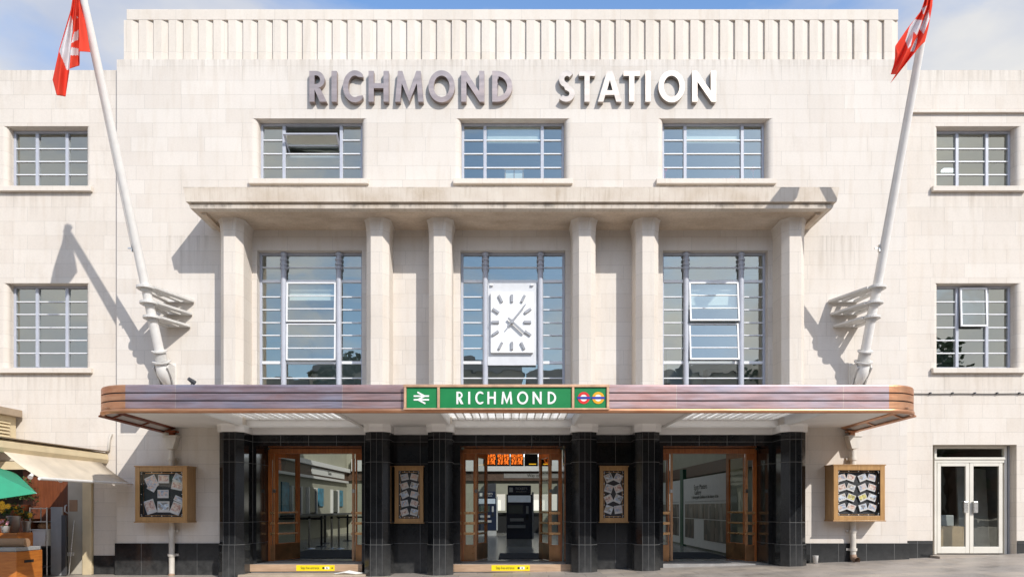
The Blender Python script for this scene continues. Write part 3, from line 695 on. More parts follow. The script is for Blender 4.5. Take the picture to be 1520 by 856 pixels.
for k, (x, z_, s_) in enumerate(((3.50, 9.18, .06), (5.05, 8.96, .08), (5.53, 9.2, .06))):
    m = MB(); m.lathe([(0, -s_), (s_ * .7, -s_ * .75), (s_, 0), (s_ * .6, s_ * .8), (s_ * .2, s_ * 1.1), (0, s_ * 1.15)], (x, .45, z_), 12)
    m.tube([(x, .45, 8.85), (x, .45, z_ - s_)], .012, 6)
    tag(m.build('red_ornament', simple('ornament_red', (.6, .03, .05), .5)), ['red ornament inside the left light of the rightmost top floor window', 'larger red ornament low in the middle light of the rightmost top floor window', 'red ornament inside the right light of the rightmost top floor window'][k], 'ornament', 'red ornaments in the window')

# ------------------------------------------------------------------ entrance canopy
CX, CY, CR, Z0, Z1 = 7.43, 3.1, .72, 3.116, 3.62
def outline(e=0, n=14):
    x, y, r = CX - e, CY - e, CR - e
    p = [(-x, 0)] + [(-x + r - r * math.cos(R(90 * i / n)), -y + r - r * math.sin(R(90 * i / n))) for i in range(n + 1)]
    return [(tx(a, b), b) for a, b in p + [(-a, b) for a, b in p[::-1]]]
def tx(x, y): return x + (math.copysign(.25 * (1 + y / 3.1), x) if abs(x) > 6.5 else 0) - (.12 if x < -6.5 else .05)
m = MB()
bands = [(Z0 + .085, .0), (Z0 + .205, 0), (Z0 + .205, .035), (Z0 + .228, .035), (Z0 + .228, 0), (Z0 + .345, 0), (Z0 + .345, .035), (Z0 + .368, .035), (Z0 + .368, 0), (Z1 - .03, 0), (Z1 - .008, .01), (Z1, .03), (Z1, .5)]
m.slot(0)
def isend(p, q): return abs(p[0] - q[0]) < 2
for k in range(len(bands) - 1):
    a = outline(bands[k][1]); b = outline(bands[k + 1][1])
    for i in range(len(a) - 1):
        m.slot(1 if isend(a[i], a[i + 1]) else 0); m.add([(a[i][0], a[i][1], bands[k][0]), (a[i + 1][0], a[i + 1][1], bands[k][0]), (b[i + 1][0], b[i + 1][1], bands[k + 1][0]), (b[i][0], b[i][1], bands[k + 1][0])], [(0, 1, 2, 3)])
m.build('canopy_fascia', [COPF, COPE], B)
# rolled lower edge
m = MB(); o_ = outline(.03); m.tube([(x, y, Z0 + .045) for x, y in o_], .046, 12, cap=True); m.build('canopy_rolled_edge', COPE, B)
# black gaps of grooves
m = MB()
for zz in (Z0 + .2165, Z0 + .3565):
    a = outline(.033); b = outline(.036)
    for i in range(len(a) - 1): m.quad((a[i][0], a[i][1], zz - .011), (a[i + 1][0], a[i + 1][1], zz - .011), (a[i + 1][0], a[i + 1][1], zz + .011), (a[i][0], a[i][1], zz + .011))
m.split('fascia_groove', DGREY, B)
# top deck with openings over the rooflights
CF = [(-5.80, -3.30), (-1.33, 1.30), (3.35, 5.85)]
def deck(z, name, mat, holes, x=7.1, y0=-3.04, y1=-.0, mbk=None):
    m = MB(); xs = sorted({-x, x} | {h[0] for h in holes} | {h[1] for h in holes}); ys = sorted({y0, y1, -2.75, -.32})
    for i in range(len(xs) - 1):
        for j in range(len(ys) - 1):
            cx, cy = (xs[i] + xs[i + 1]) / 2, (ys[j] + ys[j + 1]) / 2
            if any(h[0] < cx < h[1] for h in holes) and -2.75 < cy < -.32: continue
            m.quad((xs[i], ys[j], z), (xs[i + 1], ys[j], z), (xs[i + 1], ys[j + 1], z), (xs[i], ys[j + 1], z))
    return m
m = deck(Z1 - .04, '', None, CF, x=6.6, y0=-3.07); m.fixn = False
for sg in (-1, 1):
    a = [(p[0], p[1], Z1 - .04) for p in (outline(.02) if sg < 0 else outline(.02)[::-1]) if sg * p[0] > 6.6]; m.add(a + [(sg * 6.6, -3.07, Z1 - .04), (sg * 6.6, 0, Z1 - .04)], [tuple(range(len(a) + 2))])
m.build('canopy_roof', simple('grey_lead', (.30, .30, .31), .6), B)
# white soffit with cove and coffers
m = deck(3.222, '', None, CF, x=7.05); m.fixn = False
for sg in (-1, 1): m.quad((sg * 7.05, -3.04, 3.222), (sg * 7.12 - (.12 if sg < 0 else .05), -3.04, 3.222), (sg * 7.40 - (.12 if sg < 0 else .05), 0, 3.222), (sg * 7.05, 0, 3.222))
for x0, x1 in CF:
    y0, y1 = -2.75, -.32; zc = 3.40
    for (a, b), (c_, d_) in (((x0, y0), (x1, y0)), ((x1, y0), (x1, y1)), ((x1, y1), (x0, y1)), ((x0, y1), (x0, y0))):
        m.quad((a, b, 3.222), (c_, d_, 3.222), (c_, d_, zc), (a, b, zc))
m.build('canopy_soffit', WHITEW, B)
m = MB()
for x0, x1 in CF:
    y0, y1 = -2.75, -.32; s_ = .07; m = MB()
    m.box(x0 - s_, x1 + s_, y0 - s_, y0, 3.19, 3.2215); m.box(x0 - s_, x1 + s_, y1, y1 + s_, 3.19, 3.2215); m.box(x0 - s_, x0, y0, y1, 3.19, 3.2215); m.box(x1, x1 + s_, y0, y1, 3.19, 3.2215)
    m.build('coffer_moulding', WHITE, B, bevel=.01)
for x0, x1 in CF:
    m = MB(); m.fixn = False; m.quad((x0, -2.75, 3.395), (x1, -2.75, 3.395), (x1, -.32, 3.395), (x0, -.32, 3.395)); r_ = m.build('canopy_rooflight', ROOFL, B)
    g = MB(); k = int((x1 - x0) / .155)
    comb = [(x0 + .01, -.33), (x0 + .01, -.36)]
    for i in range(1, k): xx = x0 + i * (x1 - x0) / k; comb += [(xx - .011, -.36), (xx - .011, -2.74), (xx + .011, -2.74), (xx + .011, -.36)]
    comb += [(x1 - .01, -.36), (x1 - .01, -.33)]; g.prism(comb, 3.355, 3.393)
    g.build('glazing_bars', WHITE, r_)
# copper trimmed end strips
for sg in (-1, 1):
    def Q(t, yy): return (sg * (CX - .04 - t * .27 + .25 * (1 + yy / 3.1)) - (.12 if sg < 0 else .05), yy, Z0 + .01 + t * .105)
    m = MB(); m.fixn = False; m.quad(Q(0.02, -2.7), Q(1, -2.7), Q(1, -.02), Q(0.02, -.02)); m.quad(Q(.02, -2.7), (sg * 6.85 - .05, -3.05, Z0 + .02), (sg * 6.5 - .05, -3.05, 3.215), Q(1, -2.7)); st = m.build('end_soffit_panel', simple('end_panel_grey', (.50, .46, .44), .55, var=.1, scale=2), B)
    m = MB()
    for t0, t1 in ((0, .2), (.82, 1.05)):
        m.add([Vector(Q(t, yy)) - Vector((0, 0, dz)) for dz in (.004, .03) for t, yy in ((t0, -2.72), (t1, -2.72), (t1, -.03), (t0, -.03))], [(0, 1, 2, 3), (4, 5, 6, 7), (0, 1, 5, 4), (1, 2, 6, 5), (2, 3, 7, 6), (3, 0, 4, 7)])
    for yy in (-2.3, -1.15, -.05): m.add([Vector(Q(0, yy - .03)) - Vector((0, 0, .006)), Vector(Q(1, yy - .03)) - Vector((0, 0, .006)), Vector(Q(1, yy + .03)) - Vector((0, 0, .006)), Vector(Q(0, yy + .03)) - Vector((0, 0, .006)), Vector(Q(0, yy - .03)) - Vector((0, 0, .028)), Vector(Q(1, yy - .03)) - Vector((0, 0, .028)), Vector(Q(1, yy + .03)) - Vector((0, 0, .028)), Vector(Q(0, yy + .03)) - Vector((0, 0, .028))], [(0, 1, 2, 3), (4, 5, 6, 7), (0, 1, 5, 4), (2, 3, 7, 6), (0, 3, 7, 4), (1, 2, 6, 5)])
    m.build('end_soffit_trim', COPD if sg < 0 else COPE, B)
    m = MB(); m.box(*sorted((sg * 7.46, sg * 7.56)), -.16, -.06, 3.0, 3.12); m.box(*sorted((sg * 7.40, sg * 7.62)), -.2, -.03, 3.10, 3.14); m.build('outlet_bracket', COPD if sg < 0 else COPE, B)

# ------------------------------------------------------------------ door bays
FL = .20
steps = MB()
def doorbay(c, leafL, leafR, sl_w=(.3, .3), lab=None):
    yd = .72; zt = 2.79
    f = MB(); X0, X1 = c - 1.165, c + 1.165
    f.box(X0, X0 + .05, yd - .05, yd + .08, FL, zt); f.box(X1 - .05, X1, yd - .05, yd + .08, FL, zt); f.box(X0 + .05, X1 - .05, yd - .10, yd + .10, zt - .09, zt + .02)
    fo = f.build('door_frame', DOORW, B, bevel=.006)
    for (xa, xb) in ((X0 + .05, X0 + sl_w[0]), (X1 - sl_w[1], X1 - .05)):
        s_ = MB(); a = .035
        s_.box(xa, xa + a, yd - .025, yd + .025, FL, zt - .09); s_.box(xb - a, xb, yd - .025, yd + .025, FL, zt - .09)
        s_.box(xa + a, xb - a, yd - .025, yd + .025, zt - .24, zt - .09); s_.box(xa + a, xb - a, yd - .025, yd + .025, FL, .58)
        so_ = s_.build('side_light', DOORW, B, bevel=.003)
        g = MB(); g.quad((xa, yd, .56), (xb, yd, .56), (xb, yd, zt - .2), (xa, yd, zt - .2)); g.build('pane', GLASSD, so_)
        k = MB()
        for zz in (.84, 1.08, 1.32): k.box(xa - .01, xb + .01, yd - .055, yd - .027, zz - .03, zz + .03)
        k.split('push_bar', BRASS, so_, bevel=.006); k = MB(); k.box(xa, xb, yd - .032, yd - .027, FL + .02, .57); k.build('kick_plate', KICK, so_)
    for (nx, fx, sg) in (leafL, leafR):
        a = Vector((nx, yd - .02)); b = Vector((fx, yd + .84)); L = .88; ang = math.atan2(b.y - a.y, b.x - a.x)
        H = 2.62 - .05; z0 = FL + .012; st = .13
        s_ = MB(); s_.box(0.004, st, -.024, .024, 0, H); s_.box(L - st, L, -.024, .024, 0, H); s_.box(st, L - st, -.024, .024, H - .16, H); s_.box(st, L - st, -.024, .024, 0, .40)
        lo = s_.build('door', DOORW, B, bevel=.004, loc=(nx, yd - .02, z0), rot=(0, 0, ang))
        g = MB(); g.quad((st, 0, .4), (L - st, 0, .4), (L - st, 0, H - .16), (st, 0, H - .16)); g.build('pane', GLASSD, lo)
        e = MB(); e.box(-.004, .004, -.026, .026, 0, H); e.build('door_edge', DOORL, lo)
        k = MB()
        for zz in (.62, .87, 1.12): k.box(st - .03, L - st + .03, -.05, -.028, zz - .022, zz + .022); k.box(st - .03, L - st + .03, .028, .05, zz - .022, zz + .022)
        k.split('push_bar', BRASS if sg else DOORL, lo, bevel=.005)
        k = MB(); k.box(.01, L - .01, -.030, -.0245, .02, .38); k.box(.01, L - .01, .0245, .030, .02, .38); k.build('kick_plate', KICK, lo)
        k = MB(); k.box(-.012, .03, -.03, .03, 1.58, 1.66); k.build('lock_plate', STEEL, lo)
doorbay(-4.51, (-5.55, -5.19, 0), (-3.70, -3.88, 1), (.14, .30))
doorbay(0.0, (-.845, -.62, 1), (.90, .68, 1))
doorbay(4.53, (3.72, 3.80, 1), (5.47, 5.28, 1), (.30, .26))
# door sills / steps
for q in ((-5.74, -3.30, -.20), (-1.42, 1.43, -.20), (3.3, 5.8, -.02)): m = MB(); m.box(q[0], q[1], q[2], .7, -.3, .197); m.build('door_step', simple('step_stone', (.30, .29, .28), .6, var=.2), B, bevel=.004)
m = MB(); m.box(-5.75, -3.29, -.225, -.202, .045, .203); m.build('step_nosing', STEPW, B, bevel=.004); m = MB(); m.box(-1.42, 1.42, -.225, -.202, .04, .203); m.build('step_nosing', STEPW, B, bevel=.004)
m = MB(); m.box(-5.97, -3.13, -.62, -.226, -.4, .015); m.build('lower_step', simple('lower_step_stone', (.42, .34, .26), .7, var=.15, scale=4), B, bevel=.01)
for x, y, cl in ((-4.31, -.229, 'yellow step free entrance label on the left doorway step'), (-.03, -.229, 'yellow step free entrance label on the middle doorway step')):
    t = thing('step_label', cl, 'label', (x, y, .125), group='yellow labels on the step risers'); w = .42
    m = MB(); m.box(-w, w, 0, .004, -.062, .062); m.build('label_plate', YEL, t)
    text_obj('Step free entrance', .088, 'lettering', TXT, t, .001, (-.12, -.002, .0), sx=.62)
    m = MB(); m.prism(arc(.175, 0, .026, .026, 0, 360, 14)[:-1], -.003, -.001, 'y'); m.build('symbol_disc', TXT, t)
    m = MB(); m.box(.205, .305, -.003, -.001, -.028, .028); m.build('symbol_panel', PAPER, t); text_obj('&', .06, 'symbol', TXT, t, .001, (.255, -.005, 0))
    m = MB(); m.prism([(.335, -.006), (.365, -.006), (.365, -.022), (.392, 0), (.365, .022), (.365, .006), (.335, .006)], -.003, -.001, 'y'); m.build('arrow', TXT, t)

# ------------------------------------------------------------------ ticket hall
m = MB(); m.fixn = False
m.slot(0).quad((-8.1, .8, FL), (6.9, .8, FL), (6.9, 21, FL), (-8.1, 21, FL)); m.build('hall_floor', TILES, B)
m = MB(); m.fixn = False
HZ = 6.8
m.quad((-8.1, .8, FL), (-8.1, 21, FL), (-8.1, 21, HZ), (-8.1, .8, HZ)); m.quad((6.9, .8, FL), (6.9, 21, FL), (6.9, 21, HZ), (6.9, .8, HZ))
# rear wall with two lit openings
grid_wall(m, -8.1, 6.9, FL, HZ, 18, [(-.75, -.33, 1.3, 2.1), (.85, 3.0, 1.3, 2.1), (-.75, -.1, FL, 1.2), (.8, 1.5, FL, 1.2)])
m.quad((-8.1, .9, 3.56), (6.9, .9, 3.56), (6.9, 3.0, 3.56), (-8.1, 3.0, 3.56)); m.quad((-8.1, 3.0, 3.56), (6.9, 3.0, 3.56), (6.9, 3.0, HZ), (-8.1, 3.0, HZ))
grid_wall(m, -8.1, 6.9, FL, 3.56, .78, [(c - 1.165, c + 1.165, FL - .1, 2.8) for c, _ in UP])
# ceiling with rooflight openings
for (x0, x1, y0, y1) in ((-8.1, 6.9, 3.0, 3.4), (-8.1, 6.9, 16.5, 18), (-8.1, -7.2, 3.4, 16.5), (6.2, 6.9, 3.4, 16.5)): m.quad((x0, y0, HZ), (x1, y0, HZ), (x1, y1, HZ), (x0, y1, HZ))
m.build('hall_wall', HWALL, B)
m = MB(); m.fixn = False; m.quad((-7.2, 3.4, HZ), (6.2, 3.4, HZ), (6.2, 16.5, HZ), (-7.2, 16.5, HZ)); m.build('hall_rooflight', GLASSR, B)
m = MB(); m.box(-8.09, -8.0, .9, 17.9, 2.72, 3.12); m.box(-8, 6.8, 17.85, 17.99, 2.75, 3.2); m.box(6.75, 6.89, .9, 17.9, 2.6, 3.0); m.split('hall_band', HBAND, B)
m = MB(); m.box(-8.09, -7.86, .9, 17.8, 3.125, 3.3); m.box(-8.09, -7.95, .9, 17.8, 2.62, 2.715); m.box(-7.8, 6.7, 17.7, 17.99, 3.21, 3.8); m.split('hall_cornice', WHITE, B)
m = MB(); m.box(-.6, 2.2, 17.6, 17.7, 3.9, 4.05); m.build('hall_strip_light', TUBE, B)
m = MB(); m.box(-.75, -.33, 18.3, 18.35, 1.3, 2.1); m.box(.85, 3, 18.3, 18.35, 1.3, 2.1); m.split('lit_rear_window', simple('bright_rear', (.8, .78, .7), .5, emit=.5), B)
m = MB(); m.box(-1.3, -.2, 18.2, 18.25, FL, 1.25); m.box(.7, 3.2, 18.2, 18.25, FL, 1.25); m.split('dark_rear_opening', BLACK, B)
m = MB(); m.box(-1.35, -.78, 17.5, 17.9, FL, 2.6); m.box(2.2, 2.7, 17.5, 17.9, FL, 2.6); m.split('dark_column', DGREY, B)
# ticket windows along the side wall
m = MB()
for y in (9.6, 11.6, 15.1, 18.5):
    if y < 17.5: m.box(-8.09, -8.02, y, y + .95, 1.25, 2.2)
m.split('ticket_window', simple('ticket_window_dark', (.02, .03, .035), .2), B)
m = MB()
for y in (9.6, 11.6, 15.1): m.box(-8.09, -7.98, y - .1, y - .003, 1.2, 2.25); m.box(-8.09, -7.98, y + .953, y + 1.05, 1.2, 2.25)
m.split('ticket_window_frame', PAPER, B)
m = MB(); m.box(-8.09, -7.6, 8.5, 17.8, 1.12, 1.19); m.build('ticket_counter', DGREY, B)
ps = simple('blue_poster', (.04, .22, .34), .4, var=.6, scale=5)
for k, (y, z_) in enumerate(((8.6, 1.25), (13.1, 1.5), (16.4, 1.5))):
    m = MB(); m.box(-8.09, -8.05, y, y + (.7 if k else .75), z_, z_ + (.75 if k else 1.1)); tag(m.build('wall_poster', ps), ['tall blue poster on the hall wall nearest the left doors', 'blue poster between the hall ticket windows', 'farthest blue poster seen through the left doorway'][k], 'poster', 'blue posters in the ticket hall')
t = thing('hall_sign', 'pale lettered sign on the brown band above the ticket windows', 'sign', (-7.99, 14.0, 2.92)); m = MB(); m.box(0, .03, -2.2, 3.0, -.13, .13); m.build('sign_panel', PAPER, t); text_obj('Tickets', .2, 'lettering', TXT, t, .002, (.035, .4, 0), (R(90), 0, R(90)))
t = thing('rear_hall_sign', 'pale lettered sign on the brown band of the rear hall wall', 'sign', (1.1, 17.83, 3.0)); m = MB(); m.box(-1.5, 1.6, 0, .02, -.12, .12); m.build('sign_panel', simple('dull_sign', (.3, .28, .26), .6), t); text_obj('Way out', .2, 'lettering', TXT, t, .002, (0, -.01, 0), (R(90), 0, 0))

def barrier(x, y, dark, label):
    t = thing('queue_barrier', label, 'barrier post', (x, y, FL), group='queue barrier posts in the hall'); mt = BLACK if dark else STEEL
    m = MB(); m.lathe([(0, .03), (.05, .03), (.17, .015), (.18, 0)], (0, 0, 0), 20); m.build('base', mt, t)
    m = MB(); m.tube([(0, 0, .02), (0, 0, .90)], .032, 12); m.build('post', mt, t)
    m = MB(); m.tube([(0, 0, .905), (0, 0, .98)], .038, 12); m.build('belt_head', BLACK, t)
for a in ((-6.17, 5.5, 0, 'steel queue post nearest the left open door leaf'), (-5.5, 5.55, 0, 'steel queue post second from the left in the left doorway'), (-5.27, 5.5, 0, 'rightmost steel queue post in the left doorway'),
          (-6.08, 6.5, 1, 'nearer of the two adjoining black queue posts'), (-6.55, 8.6, 1, 'black queue post just behind the nearer black post'), (-6.15, 10.2, 1, 'farthest black queue post seen beside the right leaf of the left doorway')): barrier(*a)
m = MB(); m.box(-7.9, -6.08, 6.49, 6.51, 1.06, 1.12); m.box(-6.56, -6.54, 6.5, 8.6, 1.06, 1.12); m.box(-6.56, -3.9, 10.2, 10.22, 1.06, 1.12); tag(m.build('barrier_belt', BLACK), 'black belts strung between the queue posts', 'belt')

def machine(x, y, label, s=1, front=True):
    t = thing('ticket_machine', label, 'ticket machine', (x, y, FL), group='ticket machines in the hall')
    m = MB(); m.box(-.42, .42, 0, .75, .22, 1.68); m.build('cabinet', NAVY, t, bevel=.015)
    m = MB(); m.box(-.41, .41, .02, .74, 0, .219); m.build('plinth', LGREY, t)
    m = MB(); m.box(-.38, .38, -.03, .35, 1.682, 1.97); m.build('header', NAVY, t, bevel=.01)
    m = MB(); m.box(-.33, -.21, -.036, -.031, 1.75, 1.90); m.build('header_symbol', PAPER, t); text_obj('TICKETS', .105, 'lettering', PAPER, t, .001, (.06, -.034, 1.86)); text_obj('and collection', .06, 'lettering', PAPER, t, .001, (.06, -.034, 1.77))
    m = MB(); m.box(-.37, .37, -.012, -.001, 1.42, 1.64); m.build('light_panel', SCREENB, t)
    m = MB(); m.box(-.36, .12, -.012, -.001, 1.05, 1.32); m.build('screen', simple('dim_screen', (.06, .08, .07), .2), t)
    m = MB(); m.box(-.31, .14, -.02, -.001, .80, .90); m.box(-.38, .2, -.03, -.001, .58, .68); m.box(.22, .3, -.014, -.001, 1.05, 1.3); m.split('slot_tray', LGREY, t)
    m = MB(); m.box(.22, .30, -.02, -.015, .85, 1.0); m.build('card_reader', BLACK, t)
    m = MB(); m.prism([(0.421, 0), (.47, .05), (.47, .6), (.421, .75)], .22, 1.75); m.build('side_fin', LGREY, t)
machine(.24, 7.0, 'navy ticket machine facing the middle doorway'); machine(-1.12, 15.2, 'farther ticket machine half hidden by the left leaf of the middle doorway')
for k, x in enumerate((-.60, -.235, .135, .52, .90)):
    t = thing('departure_board', ['leftmost orange departure board above the middle doorway', 'second orange departure board from the left', 'third orange departure board from the left', 'blank dark departure board right of the orange ones', 'rightmost dark departure board beside the right door leaf'][k], 'display board', (x, 3.2, 2.87), group='departure boards in the hall')
    m = MB(); m.box(-.18, .18, 0, .10, -.30, .36); m.build('casing', BLACK, t)
    m = MB(); m.box(-.155, -.012, -.006, -.001, -.26, .34); m.box(.012, .155, -.006, -.001, -.26, .34) if k < 3 else m.box(-.1, .1, -.006, -.001, -.255, -.225); 
    if k >= 3: m = MB().box(-.06, .13, -.006, -.001, -.262, -.24)
    m.build('display', LED if k < 3 else simple('dim_yellow_led', (.8, .45, .02), .4, emit=.8), t)
m = MB(); m.box(-.33, .75, 1.3, 3.2, FL + .002, FL + .02); tag(m.build('door_mat', MATD), 'dark mat inside the middle doorway', 'mat')
m = MB(); m.box(-5.9, -3.2, 1.5, 4.6, FL + .002, FL + .02); tag(m.build('door_mat', MATD), 'dark mat inside the left doorway', 'mat')
m = MB(); m.box(3.2, 5.4, 1.5, 3.6, FL + .002, FL + .02); tag(m.build('door_mat', MATD), 'dark mat inside the right doorway', 'mat')
# exhibition panels
def hoard(x, y0, y1, z1, label, txt=True):
    t = thing('exhibition_panel', label, 'display panel', (x, (y0 + y1) / 2, FL), group='exhibition panels in the hall'); h = (y1 - y0) / 2
    m = MB(); m.box(0, .05, -h, h, .06, z1); m.build('panel_sheet', PAPER, t)
    k = MB(); nn = 4
    for r_ in range(2):
        for i in range(nn):
            if r_ == 1 and i == 2: continue
            a = -h + .2 + i * (2 * h - .4) / nn; b = a + (2 * h - .4) / nn - .025; z0 = .32 + (1 - r_) * .0; zz0, zz1 = ((.92, 1.36) if r_ == 0 else (.30, .895)); k.box(-.008, -.001, a, b, zz0, zz1)
    k.split('gallery_picture', GALL, t)
    if txt:
        rr = (R(90), 0, R(-90))
        text_obj('Scott Masters', .21, 'lettering', TXT, t, .001, (-.004, .35, 1.86), rr, sx=1.2); text_obj('Gallery', .21, 'lettering', TXT, t, .001, (-.004, .62, 1.70), rr, sx=1.2)
        text_obj('A photographic exhibition of the history of the', .13, 'lettering', TXT, t, .001, (-.004, -.05, 1.56), rr, sx=1.1)
    m = MB(); m.box(-.005, -.001, -h + .2, h - .2, 1.425, 1.433); m.build('rule_line', TXT, t)
hoard(5.6, 2.35, 7.0, 2.16, 'large white exhibition panel with dark photographs inside the right doorway')
hoard(5.65, 7.6, 11.6, 2.16, 'farther white exhibition panel behind the dark green post', False)
m = MB(); m.box(5.60, 5.72, 7.1, 7.45, FL, 2.7); tag(m.build('green_post', GREENP), 'dark green post between the two white exhibition panels', 'post')

# ------------------------------------------------------------------ name letters on the facade
sg1 = thing('station_name_sign', 'bronze letters spelling RICHMOND above the top windows', 'sign', group='raised name letters on the facade')
sg2 = thing('station_name_sign', 'bronze letters spelling STATION above the top windows, coloured pale for sun glint', 'sign', group='raised name letters on the facade')
D = 14.89; fx = lambda p: (p - 760) * D / 1000; zt_, zb_ = EYE + (752 - 105) * D / 1000, EYE + (752 - 150.6) * D / 1000
for ch, a, b in (('R', 459, 485), ('I', 492, 500), ('C', 509, 538.5), ('H', 547, 577), ('M', 586.5, 628.5), ('O', 636, 675), ('N', 684.5, 719), ('D', 730.5, 760.5)): letter(ch, fx(a), fx(b), zb_, zt_, -.002, -.11, COPL, sg1)
for ch, a, b in (('S', 829.5, 853), ('T', 859.5, 883.5), ('A', 887.5, 923), ('T', 925.5, 950), ('I', 958, 966), ('O', 977.5, 1016.5), ('N', 1027.5, 1063)): letter(ch, fx(a), fx(b), zb_, zt_, -.002, -.11, COPL_GLINT, sg2)

# ------------------------------------------------------------------ clock
ck = thing('wall_clock', 'square white clock with grey batons in front of the middle tall window', 'clock', (0, .06, 0))
D = 15.06; cxx = lambda p: (p - 760) * D / 1000; czz = lambda p: EYE + (752 - p) * D / 1000
m = MB(); m.box(cxx(723.5), cxx(796), .03, .07, czz(541), czz(422)); m.build('back_panel', CLOCKB, ck, bevel=.004)
m = MB(); m.box(cxx(728.5), cxx(791.5), -.05, .028, czz(523.3), czz(434)); m.build('clock_face', CLOCKW, ck, bevel=.006)
m = MB()
for (x, y) in ((730, 422), (790, 422)): m.box(cxx(x) - .03, cxx(x) + .03, -.02, .03, czz(y) - .02, czz(y) + .03)
m.split('fixing_clip', FRAMEB, ck)
ccx, ccz = cxx(760), czz(478.5)
for k, (x, y) in enumerate(((760, 443.5), (776.5, 444), (783.5, 462), (783, 478.5), (783.5, 495), (776, 513.5), (760, 513.5), (743, 513.5), (735.5, 495), (735.5, 478.5), (736, 462), (743, 444))):
    dx, dz = cxx(x) - ccx, czz(y) - ccz; a = math.atan2(dz, dx)
    m = MB(); M = Matrix.Translation((cxx(x), -.052, czz(y))) @ Matrix.Rotation(-a, 4, 'Y'); m.box(-.085, .085, -.04, -.0, -.028, .028, M); m.build('hour_marker', CLOCKH, ck, bevel=.003)
def hand(a, l, tail, w, y, nm):
    m = MB(); M = Matrix.Translation((ccx, y, ccz)) @ Matrix.Rotation(-R(a), 4, 'Y'); m.prism([(-tail, -w * .8), (l * .9, -w), (l, -w * .4), (l, w * .4), (l * .9, w), (-tail, w * .8)], -.012, .012, 'y', M); m.build(nm, CLOCKH, ck)
hand(51, .49, .17, .016, -.135, 'minute_hand'); hand(-43, .37, .12, .026, -.11, 'hour_hand')
m = MB(); m.tube([(ccx, -.15, ccz), (ccx, -.05, ccz)], .045, 16); m.build('hub', CLOCKH, ck)

# ------------------------------------------------------------------ green name sign on the canopy
gs = thing('station_sign_board', 'green copper framed sign reading RICHMOND on the canopy front', 'sign')
yf = -3.1
GX = lambda p: (p - 760) * .01183
x0, x1 = GX(600), GX(903.5); z0_, z1_ = EYE + (752 - 607.5) * .01183, EYE + (752 - 571) * .01183
m = MB(); m.box(x0, x1, yf - .06, yf + .04, z0_, z1_); m.build('sign_box', COPE, gs)
m = MB()
m.box(x0 - .012, x1 + .012, yf - .10, yf - .061, z1_ - .035, z1_ + .012); m.box(x0 - .012, x1 + .012, yf - .10, yf - .061, z0_ - .0, z0_ + .03)
for p in (601.5, 651, 850.5, 902): m.box(GX(p) - .021, GX(p) + .021, yf - .10, yf - .061, z0_ + .031, z1_ - .036)
m.build('sign_frame', GOLD, gs, bevel=.006)
for a, b in ((603.5, 649), (653, 848.5), (852.5, 900)): m = MB(); m.box(GX(a) + .002, GX(b) - .002, yf - .068, yf - .0605, z0_ + .032, z1_ - .037); m.build('green_panel', GREEN, gs)
H0, H1 = EYE + (752 - 598.5) * .0118, EYE + (752 - 580) * .0118
for ch, a, b in (('R', 677.5, 688), ('I', 695, 698), ('C', 705.5, 717.5), ('H', 723.5, 736), ('M', 744, 760.5), ('O', 767.5, 784), ('N', 790.5, 804), ('D', 813, 825.5)):
    letter(ch, GX(a), GX(b), H0, H1, yf - .070, yf - .076, SWHITE, gs, stroke=.155)
# paired arrows
m = MB(); ac = GX(625.5); zc = (H0 + H1) / 2; u = .0118
def bar(x0, z0, x1, z1, w=.014):
    d = Vector((x1 - x0, z1 - z0)).normalized(); n_ = Vector((-d.y, d.x)) * w
    return [(x0 + n_.x, z0 + n_.y), (x0 - n_.x, z0 - n_.y), (x1 - n_.x, z1 - n_.y), (x1 + n_.x, z1 + n_.y)]
for k, q in enumerate((bar(ac - .135, zc + .032, ac + .135, zc + .032), bar(ac - .135, zc - .032, ac + .135, zc - .032), bar(ac - .07, zc + .10, ac + .05, zc + .036), bar(ac + .055, zc + .03, ac - .055, zc - .03), bar(ac - .05, zc - .036, ac + .07, zc - .10))):
    m.prism(q, yf - .0745 - k * .0008, yf - .0695, 'y')
m.build('double_arrow', SWHITE, gs)
def ring(mb_, cx, cz, ro, ri, y0, y1, n=36):
    for k in range(n):
        a, b = 2 * math.pi * k / n, 2 * math.pi * (k + 1) / n
        q = [(cx + ro * math.cos(a), cz + ro * math.sin(a)), (cx + ro * math.cos(b), cz + ro * math.sin(b)), (cx + ri * math.cos(b), cz + ri * math.sin(b)), (cx + ri * math.cos(a), cz + ri * math.sin(a))]
        mb_.add([(x, y0, z) for x, z in q] + [(x, y1, z) for x, z in q], [(0, 1, 2, 3), (4, 5, 6, 7), (0, 1, 5, 4), (2, 3, 7, 6)])
for px_, mt in ((866.5, RED), (888, AMBER)):
    cx_ = GX(px_); m = MB(); ring(m, cx_, zc, .105, .06, yf - .076, yf - .070); m.build('roundel_ring', mt, gs)
    m = MB(); m.prism(arc(cx_, zc, .0595, .0595, 0, 360, 28)[:-1], yf - .073, yf - .070, 'y'); m.build('roundel_disc', SWHITE, gs)
    m = MB(); m.box(cx_ - .118, cx_ + .118, yf - .079, yf - .0765, zc - .02, zc + .02); m.build('roundel_bar', BLUE, gs)

